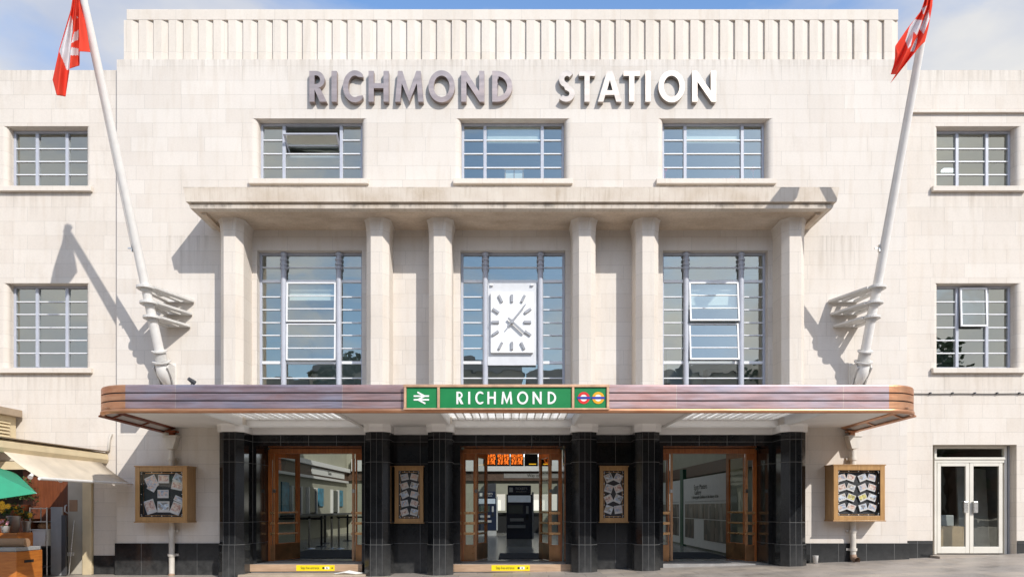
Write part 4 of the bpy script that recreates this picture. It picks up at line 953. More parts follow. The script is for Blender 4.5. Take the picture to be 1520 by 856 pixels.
# ------------------------------------------------------------------ flagpoles and flags
def flagpole(sg, lo, top, label):
    t = thing('flagpole', label, 'flagpole', group='leaning flagpoles on the facade')
    a, b = Vector(lo), Vector(top); d = (b - a)
    m = MB(); pts = [a + d * k for k in (-.03, 0, .3, .6, .9, 1.035)]; m.tube(pts, [.10, .098, .088, .075, .064, .055], 20); m.build('pole', POLE, t)
    dn = d.normalized()
    m = MB(); m.lathe([(0, 0), (.06, .01), (.09, .07), (.06, .13), (0, .15)], (0, 0, 0), 16); m.build('finial', BRASS, t, loc=a + d * 1.035)
    q0, q1 = a + d * .33, a + d * 1.03; m = MB(); m.tube([q0 + Vector((-.10, -.03, 0)), q1 + Vector((-.07, 0, 0))], .006, 5); m.build('halyard', PLAST, t)
    m = MB(); m.box(-.012, .012, -.03, .03, -.07, .07); m.box(-.09, -.012, -.015, .015, -.015, .015); m.build('cleat', STEEL, t, loc=q0 + Vector((-.10, 0, 0)))
    m = MB(); m.tube([a - d * .034, a - d * .004], .125, 20); m.tube([a - d * .0039, a + d * .001], .155, 20); m.tube([a - d * .040, a - d * .035], .19, 20); m.build('collar', POLEG, t)
    # elbow foot down to the wall
    e = a - d * .042; m = MB(); pts = [e, e + Vector((0, .01, -.10)), e + Vector((0, .06, -.22)), e + Vector((0, .16, -.32)), Vector((e.x, -.02, e.z - .40))]
    m.tube(pts, [.13, .135, .13, .115, .10], 16); m.box(e.x - .17, e.x + .17, -.03, -.002, e.z - .62, e.z + .05); 
    m.build('foot_socket', POLE, t)
    m = MB()
    for s2 in (-1, 1): m.prism([(e.y, e.z), (-.03, e.z - .02), (-.03, e.z - .55), (e.y + .12, e.z - .32), (e.y - .08, e.z - .12)], e.x + s2 * .15 - .015, e.x + s2 * .15 + .015, 'x')
    m.split('foot_cheek', POLEG, t)
    # three pierced plates
    for k, zz in enumerate((6.02, 5.74, 5.47)):
        tt = (zz - a.z) / d.z; c = a + d * tt; wi, wo = c.x + -sg * .04, c.x - sg * (.56 - .04 * k)
        rr = .18; pl = MB()
        ringp = [(c.x + rr * math.cos(q), c.y + rr * math.sin(q)) for q in [R(v) for v in (range(180 if sg < 0 else 0, (180 if sg < 0 else 0) + 181, 15))]]
        ringp = [(c.x + sg * rr * math.cos(R(v)), c.y - rr * math.sin(R(v))) for v in range(-20, 181, 15)]
        outer = [(wi, -.01)] + ringp + [(wo, -.01)]
        # strips leave openings between an outer rim and a middle rib
        def strip(p, q, w):
            p, q = Vector(p), Vector(q); dd = (q - p).normalized(); n_ = Vector((-dd.y, dd.x)) * w; return [tuple(p + n_), tuple(p - n_), tuple(q - n_), tuple(q + n_)]
        pl.prism([(c.x + rr * math.cos(R(v)), c.y + rr * math.sin(R(v))) for v in range(0, 360, 15)], zz - .026, zz + .026)
        pl.prism(strip((c.x + sg * rr * .7, c.y + .05), (wi + sg * .06, -.02), .062), zz - .025, zz + .025)
        pl.prism(strip((c.x - sg * rr * .8, c.y), (wo + sg * .05, -.02), .078), zz - .0245, zz + .0245)
        pl.prism(strip((c.x - sg * .04, c.y + rr * .6), ((wi + wo) / 2 + sg * .03, -.02), .045), zz - .024, zz + .024)
        mid1 = (c.x * .55 + wi * .45, c.y * .55); mid2 = (c.x * .55 + wo * .45, c.y * .55); pl.prism(strip(mid1, mid2, .085), zz - .0235, zz + .0235)
        pl.prism([(wi + sg * .1, -.09), (wo, -.09), (wo, -.003), (wi + sg * .1, -.003)], zz - .027, zz + .027)
        pl.build('bracket_plate', POLEG, t, bevel=.004)
        cl = MB(); cl.tube([c - dn * .05, c + dn * .05], .118, 18); cl.build('bracket_clamp', POLEG, t)
    return a, d
La, Ld = flagpole(-1, P(236.5, 520, 14.6), P(122.5, -10, 11.92), 'white flagpole left of the canopies, leaning out with a flag')
Ra, Rd = flagpole(1, P(1284.5, 520, 14.6), P(1381, -10, 11.92), 'white flagpole right of the canopies, leaning out with a flag')

def flag(cols, colour, label, D0, cuts=(), nv=90, nu=18):
    """cols: [(list of (x,y) picture points down the cloth), depth offset]; cloth surface lofted through them"""
    m = MB(); grid = []
    def samp(pts, t):
        L = [0]
        for i in range(1, len(pts)): L.append(L[-1] + math.dist(pts[i], pts[i - 1]))
        s_ = t * L[-1]
        for i in range(1, len(pts)):
            if s_ <= L[i] + 1e-9: k = (s_ - L[i - 1]) / (L[i] - L[i - 1]); return (pts[i - 1][0] + (pts[i][0] - pts[i - 1][0]) * k, pts[i - 1][1] + (pts[i][1] - pts[i - 1][1]) * k)
        return pts[-1]
    U = []
    for c in range(len(cols) - 1):
        for k in range(nu): U.append((c, k / nu))
    U.append((len(cols) - 2, 1.0))
    for c, k in U:
        col = []
        for j in range(nv + 1):
            t = j / nv; p = samp(cols[c][0], t); q = samp(cols[c + 1][0], t); kk = k * k * (3 - 2 * k)
            x = p[0] + (q[0] - p[0]) * k; y = p[1] + (q[1] - p[1]) * k
            d = D0 + (cols[c][1] + (cols[c + 1][1] - cols[c][1]) * kk) * min(1, .15 + t * 1.3) + .012 * math.sin(9 * t + 5 * k + c)
            col.append((P(x, y, d), (x, y)))
        grid.append(col)
    n = nv + 1; m.v = [tuple(g[0]) for col in grid for g in col]
    for i in range(len(grid) - 1):
        for j in range(nv):
            x = (grid[i][j][1][0] + grid[i + 1][j + 1][1][0]) / 2; y = (grid[i][j][1][1] + grid[i + 1][j + 1][1][1]) / 2
            m.f.append([i * n + j, (i + 1) * n + j, (i + 1) * n + j + 1, i * n + j + 1]); m.mi.append(colour(i / (len(grid) - 1) * (len(cols) - 1), j / nv, x, y)); m.sm.append(True)
    m.fixn = False
    o = m.build('flag', [FLAGR, FLAGW]); so_ = o.modifiers.new('thick', 'SOLIDIFY'); so_.thickness = .004
    return tag(o, label, 'flag', 'red and white flags')
T = (110, -42)
def inpoly(x, y, poly):
    r_ = False; n = len(poly)
    for i in range(n):
        (x1, y1), (x2, y2) = poly[i], poly[(i + 1) % n]
        if (y1 > y) != (y2 > y) and x < (x2 - x1) * (y - y1) / (y2 - y1) + x1: r_ = not r_
    return r_
def colL(u, t, x, y):
    if u < 2.0: return 0
    if u < 3.0: return 1 if inpoly(x, y, [(117, 44), (110, 48), (106, 63), (116, 59.5)]) or inpoly(x, y, [(106, 70), (118, 72), (118, 82), (104, 82)]) or inpoly(x, y, [(113, 23), (116, 26), (114, 28)]) else 0
    L = 76 + (x - 87) * 1.9 if x > 87 else 76
    if inpoly(x, y, [(105, 22), (108, 30), (108, 52), (103, 103), (99, 103), (88, 76)]): return 1
    return 0
flag([([(117, -27), (121, 0), (134, 77)], .10), ([(116, -27), (117, 0), (117, 76)], -.06), ([(115, -26), (117, 5), (118, 60), (118, 97)], .10), ([(114, -26), (112, 20), (106, 60), (103, 102)], -.12), ([(113, -25), (110, 15), (104, 70), (97, 143)], .12), ([(112, -25), (107, 10), (93, 70), (84, 141)], -.05), ([(111, -25), (105, 14), (88, 72), (78, 118)], .08)],
     colL, 'red and white flag drooping from the left flagpole', 11.97)
def colR(u, t, x, y):
    for q in ([(1368, 12), (1376, 8), (1371, 22), (1370, 20)], [(1378, 14), (1380, 28), (1376, 38), (1371, 50), (1365, 43), (1372, 28)], [(1358, 28), (1369, 30), (1366, 40), (1361, 52), (1356, 47), (1352, 68), (1348, 72), (1344, 60), (1350, 40)], [(1362, 54), (1361, 62), (1357, 76), (1351, 76), (1357, 62)]):
        if inpoly(x, y, q): return 1
    return 0
flag([([(1386, -30), (1384, 8), (1378, 42), (1373, 62), (1362, 70)], .12), ([(1385, -30), (1381, 10), (1372, 48), (1361, 74), (1354, 82)], -.08), ([(1384, -30), (1378, 10), (1367, 46), (1352, 82), (1322, 123)], .10), ([(1383, -30), (1374, 12), (1360, 46), (1342, 85), (1330, 110)], -.10), ([(1383, -30), (1370, 14), (1350, 50), (1338, 80), (1322, 110)], .10), ([(1382, -30), (1367, 16), (1347, 42), (1329, 68), (1334, 78)], -.02)],
     colR, 'red and white flag blown around the top of the right flagpole', 11.78)

# ------------------------------------------------------------------ display cases
def case(px0, px1, py0, py1, d, cards, label, side=0, dep=None, mirror=False):
    X = lambda p: (p - 760) * d / 1000; Z = lambda p: EYE + (752 - p) * d / 1000
    x0, x1, z1, z0 = X(px0), X(px1), Z(py0), Z(py1); yb = -.003; yf = d - 15
    if abs(x0) < 4: yb = -.034
    cx, cz = (x0 + x1) / 2, (z0 + z1) / 2; w, h = (x1 - x0) / 2, (z1 - z0) / 2
    t = thing('display_case', label, 'display case', (cx, 0, cz), group='wooden display cases on the facade'); f = .10 if w > .4 else .085
    m = MB(); m.box(-w, -w + .035, yf, yb, -h, h); m.box(w - .035, w, yf, yb, -h, h); m.box(-w + .035, w - .035, yf, yb, h - .035, h); m.box(-w + .035, w - .035, yf, yb, -h, -h + .035)
    m.box(-w - .02, w + .02, yf - .03, yb, h + .001, h + .025); m.box(-w - .02, w + .02, yf - .03, yb, -h - .025, -h - .001)
    m.build('case_box', OAK, t, bevel=.004)
    m = MB(); y = yf - .018
    m.box(-w, -w + f, y, yf - .001, -h, h); m.box(w - f, w, y, yf - .001, -h, h); m.box(-w + f, w - f, y, yf - .001, h - f, h); m.box(-w + f, w - f, y, yf - .001, -h, -h + f); m.build('case_door_frame', OAK, t, bevel=.004)
    yb2 = min(yb - .01, yf + .10); m = MB(); m.box(-w + .036, w - .036, yb2, yb2 + .008, -h + .036, h - .036); m.build('backboard', BACKB, t)
    m = MB(); m.quad((-w + f, yf - .004, -h + f), (w - f, yf - .004, -h + f), (w - f, yf - .004, h - f), (-w + f, yf - .004, h - f)); m.build('pane', GLASSP, t)
    g = MB(); a = f + .03
    for s_ in (-1, 1):
        g.box(-w + a + .03, w - a - .03, yb2 - .012, yb2 - .006, s_ * (h - a) - .005, s_ * (h - a) + .005); g.box(s_ * (w - a) - .005, s_ * (w - a) + .005, yb2 - .012, yb2 - .006, -h + a + .03, h - a - .03)
    g.build('wire_frame', BRASS, t)
    p = MB()
    for i in range(5):
        for s_ in (-1, 1):
            q = -1 + .5 * i; p.box(q * (w - f - .03) - .008, q * (w - f - .03) + .008, yf + .012, yf + .02, s_ * (h - f - .02) - .008, s_ * (h - f - .02) + .008); p.box(s_ * (w - f - .02) - .008, s_ * (w - f - .02) + .008, yf + .012, yf + .02, q * (h - f - .05) - .008, q * (h - f - .05) + .008)
    p.split('drawing_pin', PAPER, t)
    for i, (u, v, cw, chh, rot, k) in enumerate(cards):
        M = Matrix.Translation((u * (w - f), yb2 - .02 - .0015 * i, v * (h - f))) @ Matrix.Rotation(R(rot), 4, 'Y')
        c = MB(); c.slot(0).box(-cw, cw, -.003, .003, -chh, chh); c.slot(1).box(-cw * .86, cw * .86, -.0045, -.0031, -chh * .55, chh * .80)
        c.build('photo_card', [CARDW, PICY if k == 9 else PICS[k % 3]], t, loc=M.translation, rot=M.to_euler())
    return t
cR = []
k = 0
for r_ in range(4):
    for (u, s_) in ((-.74, -1), (-.30, 1), (.26, -1), (.70, 1)):
        cR.append((u, .68 - r_ * .44, .088, .072, s_ * (16 + (r_ * 7 + k * 3) % 9), 9 if (r_ == 2 and u == .26) else k)); k += 1
case(1237, 1313, 690, 771, 14.6, cR, 'large square oak case with sixteen tilted photos, right of the entrance')
cL = [(-.55, .55, .12, .13, -25, 0), (.02, .68, .12, .09, 0, 1), (.72, .70, .11, .09, 28, 2), (.66, .38, .12, .09, 12, 1), (-.5, .35, .10, .09, -60, 0), (.0, .02, .12, .09, 0, 0), (-.6, -.55, .11, .15, -18, 1), (.02, -.55, .13, .12, 0, 2), (.62, -.62, .11, .13, 22, 1), (.78, -.24, .12, .06, 25, 0)]
case(201, 278, 692, 773, 14.6, cL, 'large square oak case with few photos, left of the entrance')
cm = []
for r_ in range(5): cm += [(-.46, .74 - r_ * .37, .082, .07, -(12 + 7 * (r_ % 3)), r_), (.46, .74 - r_ * .37, .082, .07, 14 + 3 * (r_ % 2), r_ + 1)]
case(586, 628.5, 692, 774, 14.89, cm, 'narrow oak case on black granite, left of the middle doorway')
cm = []
for r_ in range(4): cm += [(-.46, .70 - r_ * .45, .085, .088, (-24, 18, -26, 20)[r_], r_ + 2), (.46, .70 - r_ * .45, .085, .088, (26, -22, 24, -8)[r_], r_)]
case(890, 932, 692, 773, 14.89, cm, 'narrow oak case on black granite, right of the middle doorway')

# ------------------------------------------------------------------ downpipes
for x, zb, lab in ((-7.52, -.12, 'cream downpipe with hopper running behind the left square display case'), (7.54, .30, 'cream downpipe with hopper and open shoe behind the right square display case')):
    t = thing('downpipe', lab, 'downpipe', (x, -.11, 0), group='downpipes on the facade')
    m = MB(); m.tube([(0, 0, zb + .05), (0, 0, 2.70)], .060, 14); m.build('pipe', PIPE, t)
    m = MB(); m.prism([(-.14, 3.0), (.14, 3.0), (.13, 2.93), (.075, 2.74), (-.075, 2.74), (-.13, 2.93)], -.10, .10, 'y'); m.box(-.16, .16, -.115, .105, 3.0, 3.035); m.build('hopper_head', PIPE, t, bevel=.006)
    for zz in (2.52, .93, .40 if x < 0 else .52):
        m = MB(); m.tube([(0, 0, zz - .03), (0, 0, zz + .03)], .078, 14); m.box(-.12, .12, .05, .08, zz - .025, zz + .025); m.build('pipe_bracket', PIPE, t)
    m = MB(); m.tube([(0, 0, zb + .10), (0, -.02, zb + .03), (.01, -.10, zb - .0), (.02, -.15, zb - .01)], [.066, .07, .07, .07], 14, cap=False); m.build('shoe', simple('rusty_shoe', (.30, .20, .14), .7, var=.4), t)

# small fittings above the canopy
t = thing('spotlight', 'small dark spotlight standing on the canopy roof beside the left pilaster', 'lamp', P(284, 566, 13.2)); t.location.z = Z1 - .04
m = MB(); m.tube([(0, 0, 0), (0, 0, .30)], .014, 8); m.box(-.05, .05, -.05, .05, 0, .012); m.build('stem', DGREY, t); m = MB(); m.tube([(-.03, -.05, .38), (.03, .07, .32)], [.035, .05], 12); m.build('lamp_head', DGREY, t)
for x, d, lab in ((200, 14.6, 'small white box on the canopy roof near the left flagpole foot'), (1304, 13.6, 'small white box on the canopy roof near the right flagpole foot'), (569, 14.2, 'small white box on the canopy roof by the second pilaster'), (930, 14.2, 'small white box on the canopy roof by the fifth pilaster')):
    p = P(x, 560, d); m = MB(); s_ = .17 if x in (200, 1304) else .09; m.box(-s_, s_, -.12, .12, 0, .34 if x not in (200,) else .38); m.box(-s_ - .01, s_ + .01, -.13, .13, .345 if x != 200 else .385, .36 if x != 200 else .40)
    o = tag(m.build('junction_box', WHITE, bevel=.01), lab, 'box', 'white boxes on the canopy roof'); o.location = (p.x, p.y if abs(p.x) < 7 else -.4, Z1 - .04)
t = thing('wall_cable', 'thin dark cable clipped along the right wing wall', 'cable', (0, 0, 0)); zc_ = EYE + (752 - 583) * .0151
m = MB(); pts = [(8.9 + i * .6, .14, zc_ - .008 * (i % 2)) for i in range(16)]; m.tube(pts, .010, 6); m.build('cable_run', BLACK, t)
for i in range(1, 8):
    m = MB(); m.box(8.9 + i * .5 - .015, 8.9 + i * .5 + .015, .115, .16, zc_ - .01, zc_ + .03); m.build('cable_clip', DGREY, t)

# ------------------------------------------------------------------ white glazed double door of the right wing
t = thing('glazed_double_door', 'white framed glazed double door in the right wing wall', 'door', (0, .40, 0)); d = 15.4
X = lambda p: (p - 760) * d / 1000; Z = lambda p: EYE + (752 - p) * d / 1000; zb = .385
m = MB(); m.box(X(1385.5), X(1389), -.04, .05, zb, Z(661)); m.box(X(1489), X(1493), -.04, .05, zb, Z(661)); m.box(X(1389), X(1489), -.04, .05, Z(665), Z(661)); m.box(X(1385), X(1490), -.06, .05, Z(681.5), Z(678)); m.box(X(1389), X(1489), -.04, .05, Z(686), Z(681.5)); m.build('outer_frame', CRW, t, bevel=.006)
m = MB(); m.quad((X(1389), 0, Z(678)), (X(1489), 0, Z(678)), (X(1489), 0, Z(665)), (X(1389), 0, Z(665))); m.build('transom_pane', GLASSD, t)
for a, b in ((1390, 1437.7), (1438.3, 1487)):
    m = MB(); m.box(X(a), X(a) + .085, -.03, .02, zb + .02, Z(686.3)); m.box(X(b) - .085, X(b), -.03, .02, zb + .02, Z(686.3)); m.box(X(a) + .085, X(b) - .085, -.03, .02, Z(691), Z(686.3)); m.box(X(a) + .085, X(b) - .085, -.03, .02, zb + .02, zb + .17)
    lf = m.build('door_leaf', CRW, t, bevel=.006); m = MB(); m.quad((X(a) + .08, 0, zb + .16), (X(b) - .08, 0, zb + .16), (X(b) - .08, 0, Z(690)), (X(a) + .08, 0, Z(690))); m.build('pane', GLASSD, lf)
    hx = X(1430) if a < 1400 else X(1444.5); m = MB(); m.box(hx - .05, hx + .05, -.10, -.04, Z(760), Z(743)); m.build('handle', STEEL, lf, bevel=.01)
m = MB(); m.box(X(1495), X(1499.5), -.02, .04, zb, Z(661)); m.build('side_post', GPAN, t); m = MB(); m.box(X(1493) + .002, X(1495) - .002, .02, .03, zb, Z(661)); m.build('side_gap', BLACK, t)
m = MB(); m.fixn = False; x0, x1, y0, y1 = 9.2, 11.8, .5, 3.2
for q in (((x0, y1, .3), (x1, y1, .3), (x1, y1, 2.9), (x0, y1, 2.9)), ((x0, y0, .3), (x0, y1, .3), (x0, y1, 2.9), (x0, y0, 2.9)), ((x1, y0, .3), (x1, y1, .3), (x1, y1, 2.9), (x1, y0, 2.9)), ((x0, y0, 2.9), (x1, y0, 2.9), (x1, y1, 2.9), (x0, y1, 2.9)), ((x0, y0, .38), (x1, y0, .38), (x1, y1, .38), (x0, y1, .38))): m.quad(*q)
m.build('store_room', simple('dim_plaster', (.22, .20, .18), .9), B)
m = MB(); m.box(9.4, 11.40, -.2, .42, -.3, .375); m.build('door_threshold', simple('threshold_stone', (.36, .31, .26), .7), B)
o = MB().box(-.42, .42, 0, .5, 0, .62).build('cardboard_box', CARD, bevel=.006, loc=(10.15, .75, .385)); tag(o, 'cardboard box low behind the left leaf of the white glazed door', 'box')
o = MB().box(-.25, .25, 0, .3, 0, .26).build('plastic_tub', GPAN, bevel=.02, loc=(10.15, .85, 1.01)); tag(o, 'grey tub on the cardboard box behind the white glazed door', 'tub')
o = MB().box(-.36, .36, 0, .05, 0, 2.1).build('leaning_board', BOARDG, loc=(11.0, 1.0, .39), rot=(R(-14), R(7), 0)); tag(o, 'tall grey board leaning behind the right leaf of the white glazed door', 'board')
o = MB().box(-.22, .22, 0, .04, 0, 1.35).build('leaning_board', CREAMD, loc=(9.95, 1.55, .39), rot=(R(-12), R(14), 0)); tag(o, 'pale board leaning askew behind the left leaf of the white glazed door', 'board')

# cup and paper
m = MB(); m.lathe([(0, .002), (.045, .002), (.06, .17), (.064, .175), (.057, .17)], (0, 0, 0), 18); o = m.build('plastic_cup', PLAST, loc=(6.66, -.22, gz(6.66) + .003)); tag(o, 'white disposable cup standing by the wall right of the entrance', 'cup')
m = MB(); m.add([(-.32, 0, 0), (.05, .08, .05), (.34, .02, .01), (.2, -.1, .0), (-.05, -.12, .03), (-.25, -.09, .0), (.03, -.01, .07)], [(0, 6, 1), (1, 6, 2), (2, 6, 3), (3, 6, 4), (4, 6, 5), (5, 6, 0)]); o = m.build('crumpled_paper', PAPER, loc=(-3.55, -.42, .022)); s_ = o.modifiers.new('t', 'SOLIDIFY'); s_.thickness = .003; tag(o, 'crumpled white paper on the left doorway step', 'litter')

# ------------------------------------------------------------------ flower stall at the left wing
# opening surrounds
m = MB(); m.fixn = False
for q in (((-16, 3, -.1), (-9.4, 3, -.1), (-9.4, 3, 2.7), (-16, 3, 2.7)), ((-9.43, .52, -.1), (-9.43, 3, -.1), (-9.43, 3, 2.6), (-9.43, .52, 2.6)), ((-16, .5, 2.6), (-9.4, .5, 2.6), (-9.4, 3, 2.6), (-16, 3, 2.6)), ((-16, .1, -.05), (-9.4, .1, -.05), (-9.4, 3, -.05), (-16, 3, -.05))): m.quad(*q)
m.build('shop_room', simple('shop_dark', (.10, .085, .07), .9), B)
sf = thing('shop_facade', 'cream and red brown shop front beneath the awning', 'shop front', (0, .2, 0))
d = 15.2; X = lambda p: (p - 760) * d / 1000
m = MB(); m.box(X(126), X(139.5), -.10, .12, -.1, 2.28); m.build('cream_post', CREAM, sf, bevel=.01)
m = MB(); m.box(X(101.5), X(125.8), -.02, .06, -.1, 2.28); m.build('pale_door', CREAMD, sf, bevel=.006)
m = MB(); m.box(X(104), X(116), -.027, -.021, 1.36, 1.62); m.build('brown_notice', KRAFT, sf)
m = MB(); m.box(X(101), X(111), -.06, -.022, .36, .44); m.build('letter_box', PLAST, sf, bevel=.005)
m = MB(); m.box(X(32), X(101), .05, .12, .8, 2.5); m.build('wood_panel', REDW, sf); m = MB(); m.box(X(32), X(101.3), .06, .12, -.1, .79); m.build('dark_lower_panel', BLACK, sf)
m = MB(); m.tube([(X(97), .04, 1.50), (X(97.5), -.02, 1.48), (X(97.5), -.03, 1.36), (X(99), .04, 1.32)], .016, 8); m.build('pull_handle', PLAST, sf)
m = MB(); m.box(-16, X(139.5), -.12, .0, 2.30, 2.48); m.build('fascia_board', CREAM, sf)
# louvred box
lb = thing('louvred_box', 'cream louvred roof box above the awning at the left edge', 'vent', (0, 0, 0))
m = MB(); m.box(-12.5, -10.97, -2.6, .10, 3.46, 3.62); m.build('cap', simple('brown_cap', (.36, .28, .2), .7), lb, bevel=.01)
m = MB(); m.box(-12.4, -11.12, -2.5, .1, 2.75, 3.46); m.build('body', CREAM, lb)
m = MB()
for k in range(7): m.prism([(-11.115, 2.87 + k * .075), (-11.07, 2.84 + k * .075), (-11.07, 2.85 + k * .075), (-11.115, 2.905 + k * .075)], -2.4, -.12, 'y')
m.split('louvre', CREAM, lb)
# awning, running out from the wall
aw = thing('shop_awning', 'off white awning with a long cassette jutting out over the flower stall', 'awning', (0, 0, 0))
A1 = lambda y: 2.66 - y * .02
m = MB(); pr = [(-9.42, 2.50), (-9.10, 2.43), (-9.06, 2.52), (-9.08, 2.64), (-9.14, 2.68), (-9.42, 2.72)]
m.prism(pr, -3.6, .14, 'y'); m.build('cassette', CREAM, aw, bevel=.012)
m = MB(); m.prism([(-9.46, 2.724), (-9.05, 2.684), (-9.04, 2.705), (-9.46, 2.75)], -3.65, .10, 'y'); m.build('cover_strip', simple('brown_cap', (.36, .28, .2), .7), aw)
m = MB(); n = 14; q = []
for i in range(n + 1):
    u_ = i / n; q.append((-9.12 + .70 * u_, 2.47 - .50 * u_ - .035 * math.sin(math.pi * u_)))
vs = []
for (x, z_) in q:
    for j in range(7): y = -2.95 + j * (2.85) / 6; vs.append((x, y, z_ - .012 * math.sin(math.pi * j / 6)))
m.add(vs, [(i * 7 + j, (i + 1) * 7 + j, (i + 1) * 7 + j + 1, i * 7 + j + 1) for i in range(n) for j in range(6)], True); m.fixn = False
o = m.build('cloth', AWN, aw); s_ = o.modifiers.new('t', 'SOLIDIFY'); s_.thickness = .006
m = MB(); m.tube([(-8.42, -3.0, 1.965), (-8.42, -.08, 1.965)], .028, 12); m.build('front_bar', WHITE, aw)
for k, y in enumerate((-2.5, -.6)):
    m = MB(); m.tube([(-9.2, y, 2.42), (-8.85, y - .05, 2.15), (-8.45, y, 1.95)], .018, 8); m.build('folding_arm', WHITE, aw)
# gutter swan neck on wall
m = MB(); p0 = P(160, 664, 15.1); m.tube([(p0.x - .05, .13, 2.70), (p0.x + .02, .10, 2.75), (p0.x + .04, .10, 3.0), (p0.x + .07, .12, 3.1)], .03, 8); tag(m.build('swan_neck_pipe', PIPE), 'short curved pipe on the wall at the end of the awning', 'pipe')
for x, y_, zz, lb_ in ((-10.45, -.35, 2.12, 'small white spotlight hanging under the awning by the wood panel'), (-9.83, -.3, 2.05, 'small white spotlight hanging under the awning by the cream post')):
    t = thing('shop_spotlight', lb_, 'lamp', (x, y_, zz), group='spotlights under the awning'); m = MB(); m.tube([(0, 0, .06), (0, 0, .25)], .012, 8); m.build('stem', PLAST, t); m = MB(); m.tube([(0, .03, .05), (.02, -.07, -.02)], [.035, .05], 12); m.build('lamp_head', PLAST, t)
# shelving
d = 14.7; X = lambda p: (p - 760) * d / 1000; Z = lambda p: EYE + (752 - p) * d / 1000
sh = thing('shelf_rack', 'grey metal shelf rack holding a white tub at the flower stall', 'shelf', (X(58), -.15, -.03)); w = (X(71) - X(46)) / 2
for sx_ in (-1, 1):
    for sy_ in (-1, 1): m = MB(); m.tube([(sx_ * w, sy_ * .17, 0), (sx_ * w, sy_ * .17, 1.48)], .014, 8); m.build('upright', STEEL, sh)
for zz in (.18, .62, 1.17, 1.46): m = MB(); m.box(-w + .015, w - .015, -.17, .17, zz - .01, zz + .01); m.build('shelf_board', STEEL if zz > 1 else DGREY, sh)
m = MB(); m.prism([(-.135, 0), (.135, 0), (.155, .34), (-.155, .34)], -.15, .13, 'y'); m.box(-.17, .17, -.165, .145, .34, .37); tag(m.build('white_tub', PLAST, bevel=.012, loc=(X(58), -.16, .605)), 'white plastic tub on the metal shelf rack', 'tub')
m = MB(); m.lathe([(0, .0), (.13, 0), (.15, .06), (.12, .12), (.05, .155), (0, .16)], (0, 0, 0), 18); tag(m.build('wicker_basket', BASK, loc=(X(60), -.14, .98)), 'brown wicker basket on top of the white tub', 'basket')
m = MB()
for k in range(9): m.box(-.12 + k * .0275, -.12 + k * .0275 + .022, -.022, -.0145, 0, 1.5)
m.box(-.125, .125, -.014, .02, 0, 1.5); tag(m.build('ribbed_panel', GPAN, loc=(X(80), -.2, -.04)), 'tall grey ribbed panel leaning beside the shelf rack', 'panel')
tag(MB().box(-.045, .045, -.03, .03, 0, 1.32).build('dark_board', DGREY, loc=(X(91), -.2, -.04)), 'narrow dark board beside the grey ribbed panel', 'board')
m = MB(); m.tube([(0, 0, 0), (.04, .12, 1.2)], .012, 8); tag(m.build('broom_handle', STEEL, loc=(X(97.5), -.2, -.04)), 'thin pale pole leaning beside the pale shop door', 'pole')
# stall tables
st = thing('flower_counter', 'orange wooden flower counter at the left edge with a grey top', 'counter', (0, 0, 0))
d = 12.6; X = lambda p: (p - 760) * d / 1000; Z = lambda p: EYE + (752 - p) * d / 1000
m = MB(); m.box(-12.2, -9.27, -2.4, -1.7, -.04, Z(818)); m.build('front_box', STALLW, st, bevel=.008)
m = MB(); m.box(-12.2, -9.29, -2.38, -1.72, Z(817.5), Z(812)); m.build('counter_top', GPAN, st, bevel=.006)
m = MB(); m.box(-9.268, -9.262, -2.2, -1.95, .40, .45); m.build('hand_slot', BLACK, st)
m = MB(); x_ = -9.88; m.box(-12.2, x_, -1.55, -1.1, -.04, EYE + (752 - 789) * .0138); m.build('rear_box', STALLW, st, bevel=.008)
m = MB(); m.tube([(-12.0, -2.05, Z(806) + .0), (-9.32, -2.05, Z(806) + .0)], .088, 20); tag(m.build('paper_roll', KRAFT), 'roll of brown wrapping paper on the flower counter', 'paper roll')
zc_ = EYE + (752 - 789) * .0138
def pot(px, d, r0, r1, h, mat, label, z=None):
    p = P(px, 0, d); zz = zc_ if z is None else z; m = MB(); m.lathe([(0, .001), (r0, .001), (r1, h), (r1 + .008, h + .006), (r1 - .006, h)], (0, 0, 0), 20)
    return tag(m.build('flower_pot', mat, loc=(p.x, p.y, zz + .002)), label, 'pot', 'flower pots on the counter'), (p.x, p.y, zz + h)
def blooms(c, r, n, label, petal, leafn=120, tall=.2, size=.05):
    t = thing('flowering_plant', label, 'plant', c, group='plants on the flower counter'); m = MB(); rr = random.Random(n * 7 + leafn)
    for k in range(leafn):
        a, e = rr.uniform(0, 6.28), rr.uniform(-.3, 1.2); q = Vector((math.cos(a) * math.cos(e), math.sin(a) * math.cos(e), math.sin(e))) * r * rr.uniform(.4, 1) + Vector((0, 0, tall * .4))
        M = Matrix.Translation(q) @ Matrix.Rotation(rr.uniform(0, 6), 4, 'Z') @ Matrix.Rotation(rr.uniform(-1, 1), 4, 'X'); L = rr.uniform(.04, .08)
        m.add([M @ Vector(v) for v in ((0, 0, 0), (L * .3, L * .5, .004), (0, L, 0), (-L * .3, L * .5, .004))], [(0, 1, 2, 3)])
    m.build('foliage', LEAF, t)
    for k in range(n):
        a = rr.uniform(0, 6.28); q = Vector((math.cos(a) * r * .8, math.sin(a) * r * .5 - r * .4, tall * .5 + rr.uniform(0, r * .8))); f = MB()
        for i in range(10):
            b = i * .628; f.add([q + Vector(v) for v in ((0, 0, 0), (math.cos(b - .25) * size, -.01, math.sin(b - .25) * size), (math.cos(b) * size * 1.2, .005, math.sin(b) * size * 1.2), (math.cos(b + .25) * size, -.01, math.sin(b + .25) * size))], [(0, 1, 2, 3)])
        f.lathe([(0, .02), (.02, .01), (.022, -.01)], q, 8); f.build('flower', petal, t)
o, c = pot(20, 13.7, .085, .125, .33, ZINC, 'tall zinc bucket holding yellow flowers'); blooms(c, .2, 6, 'yellow daisies in the tall zinc bucket', YFL, 260)
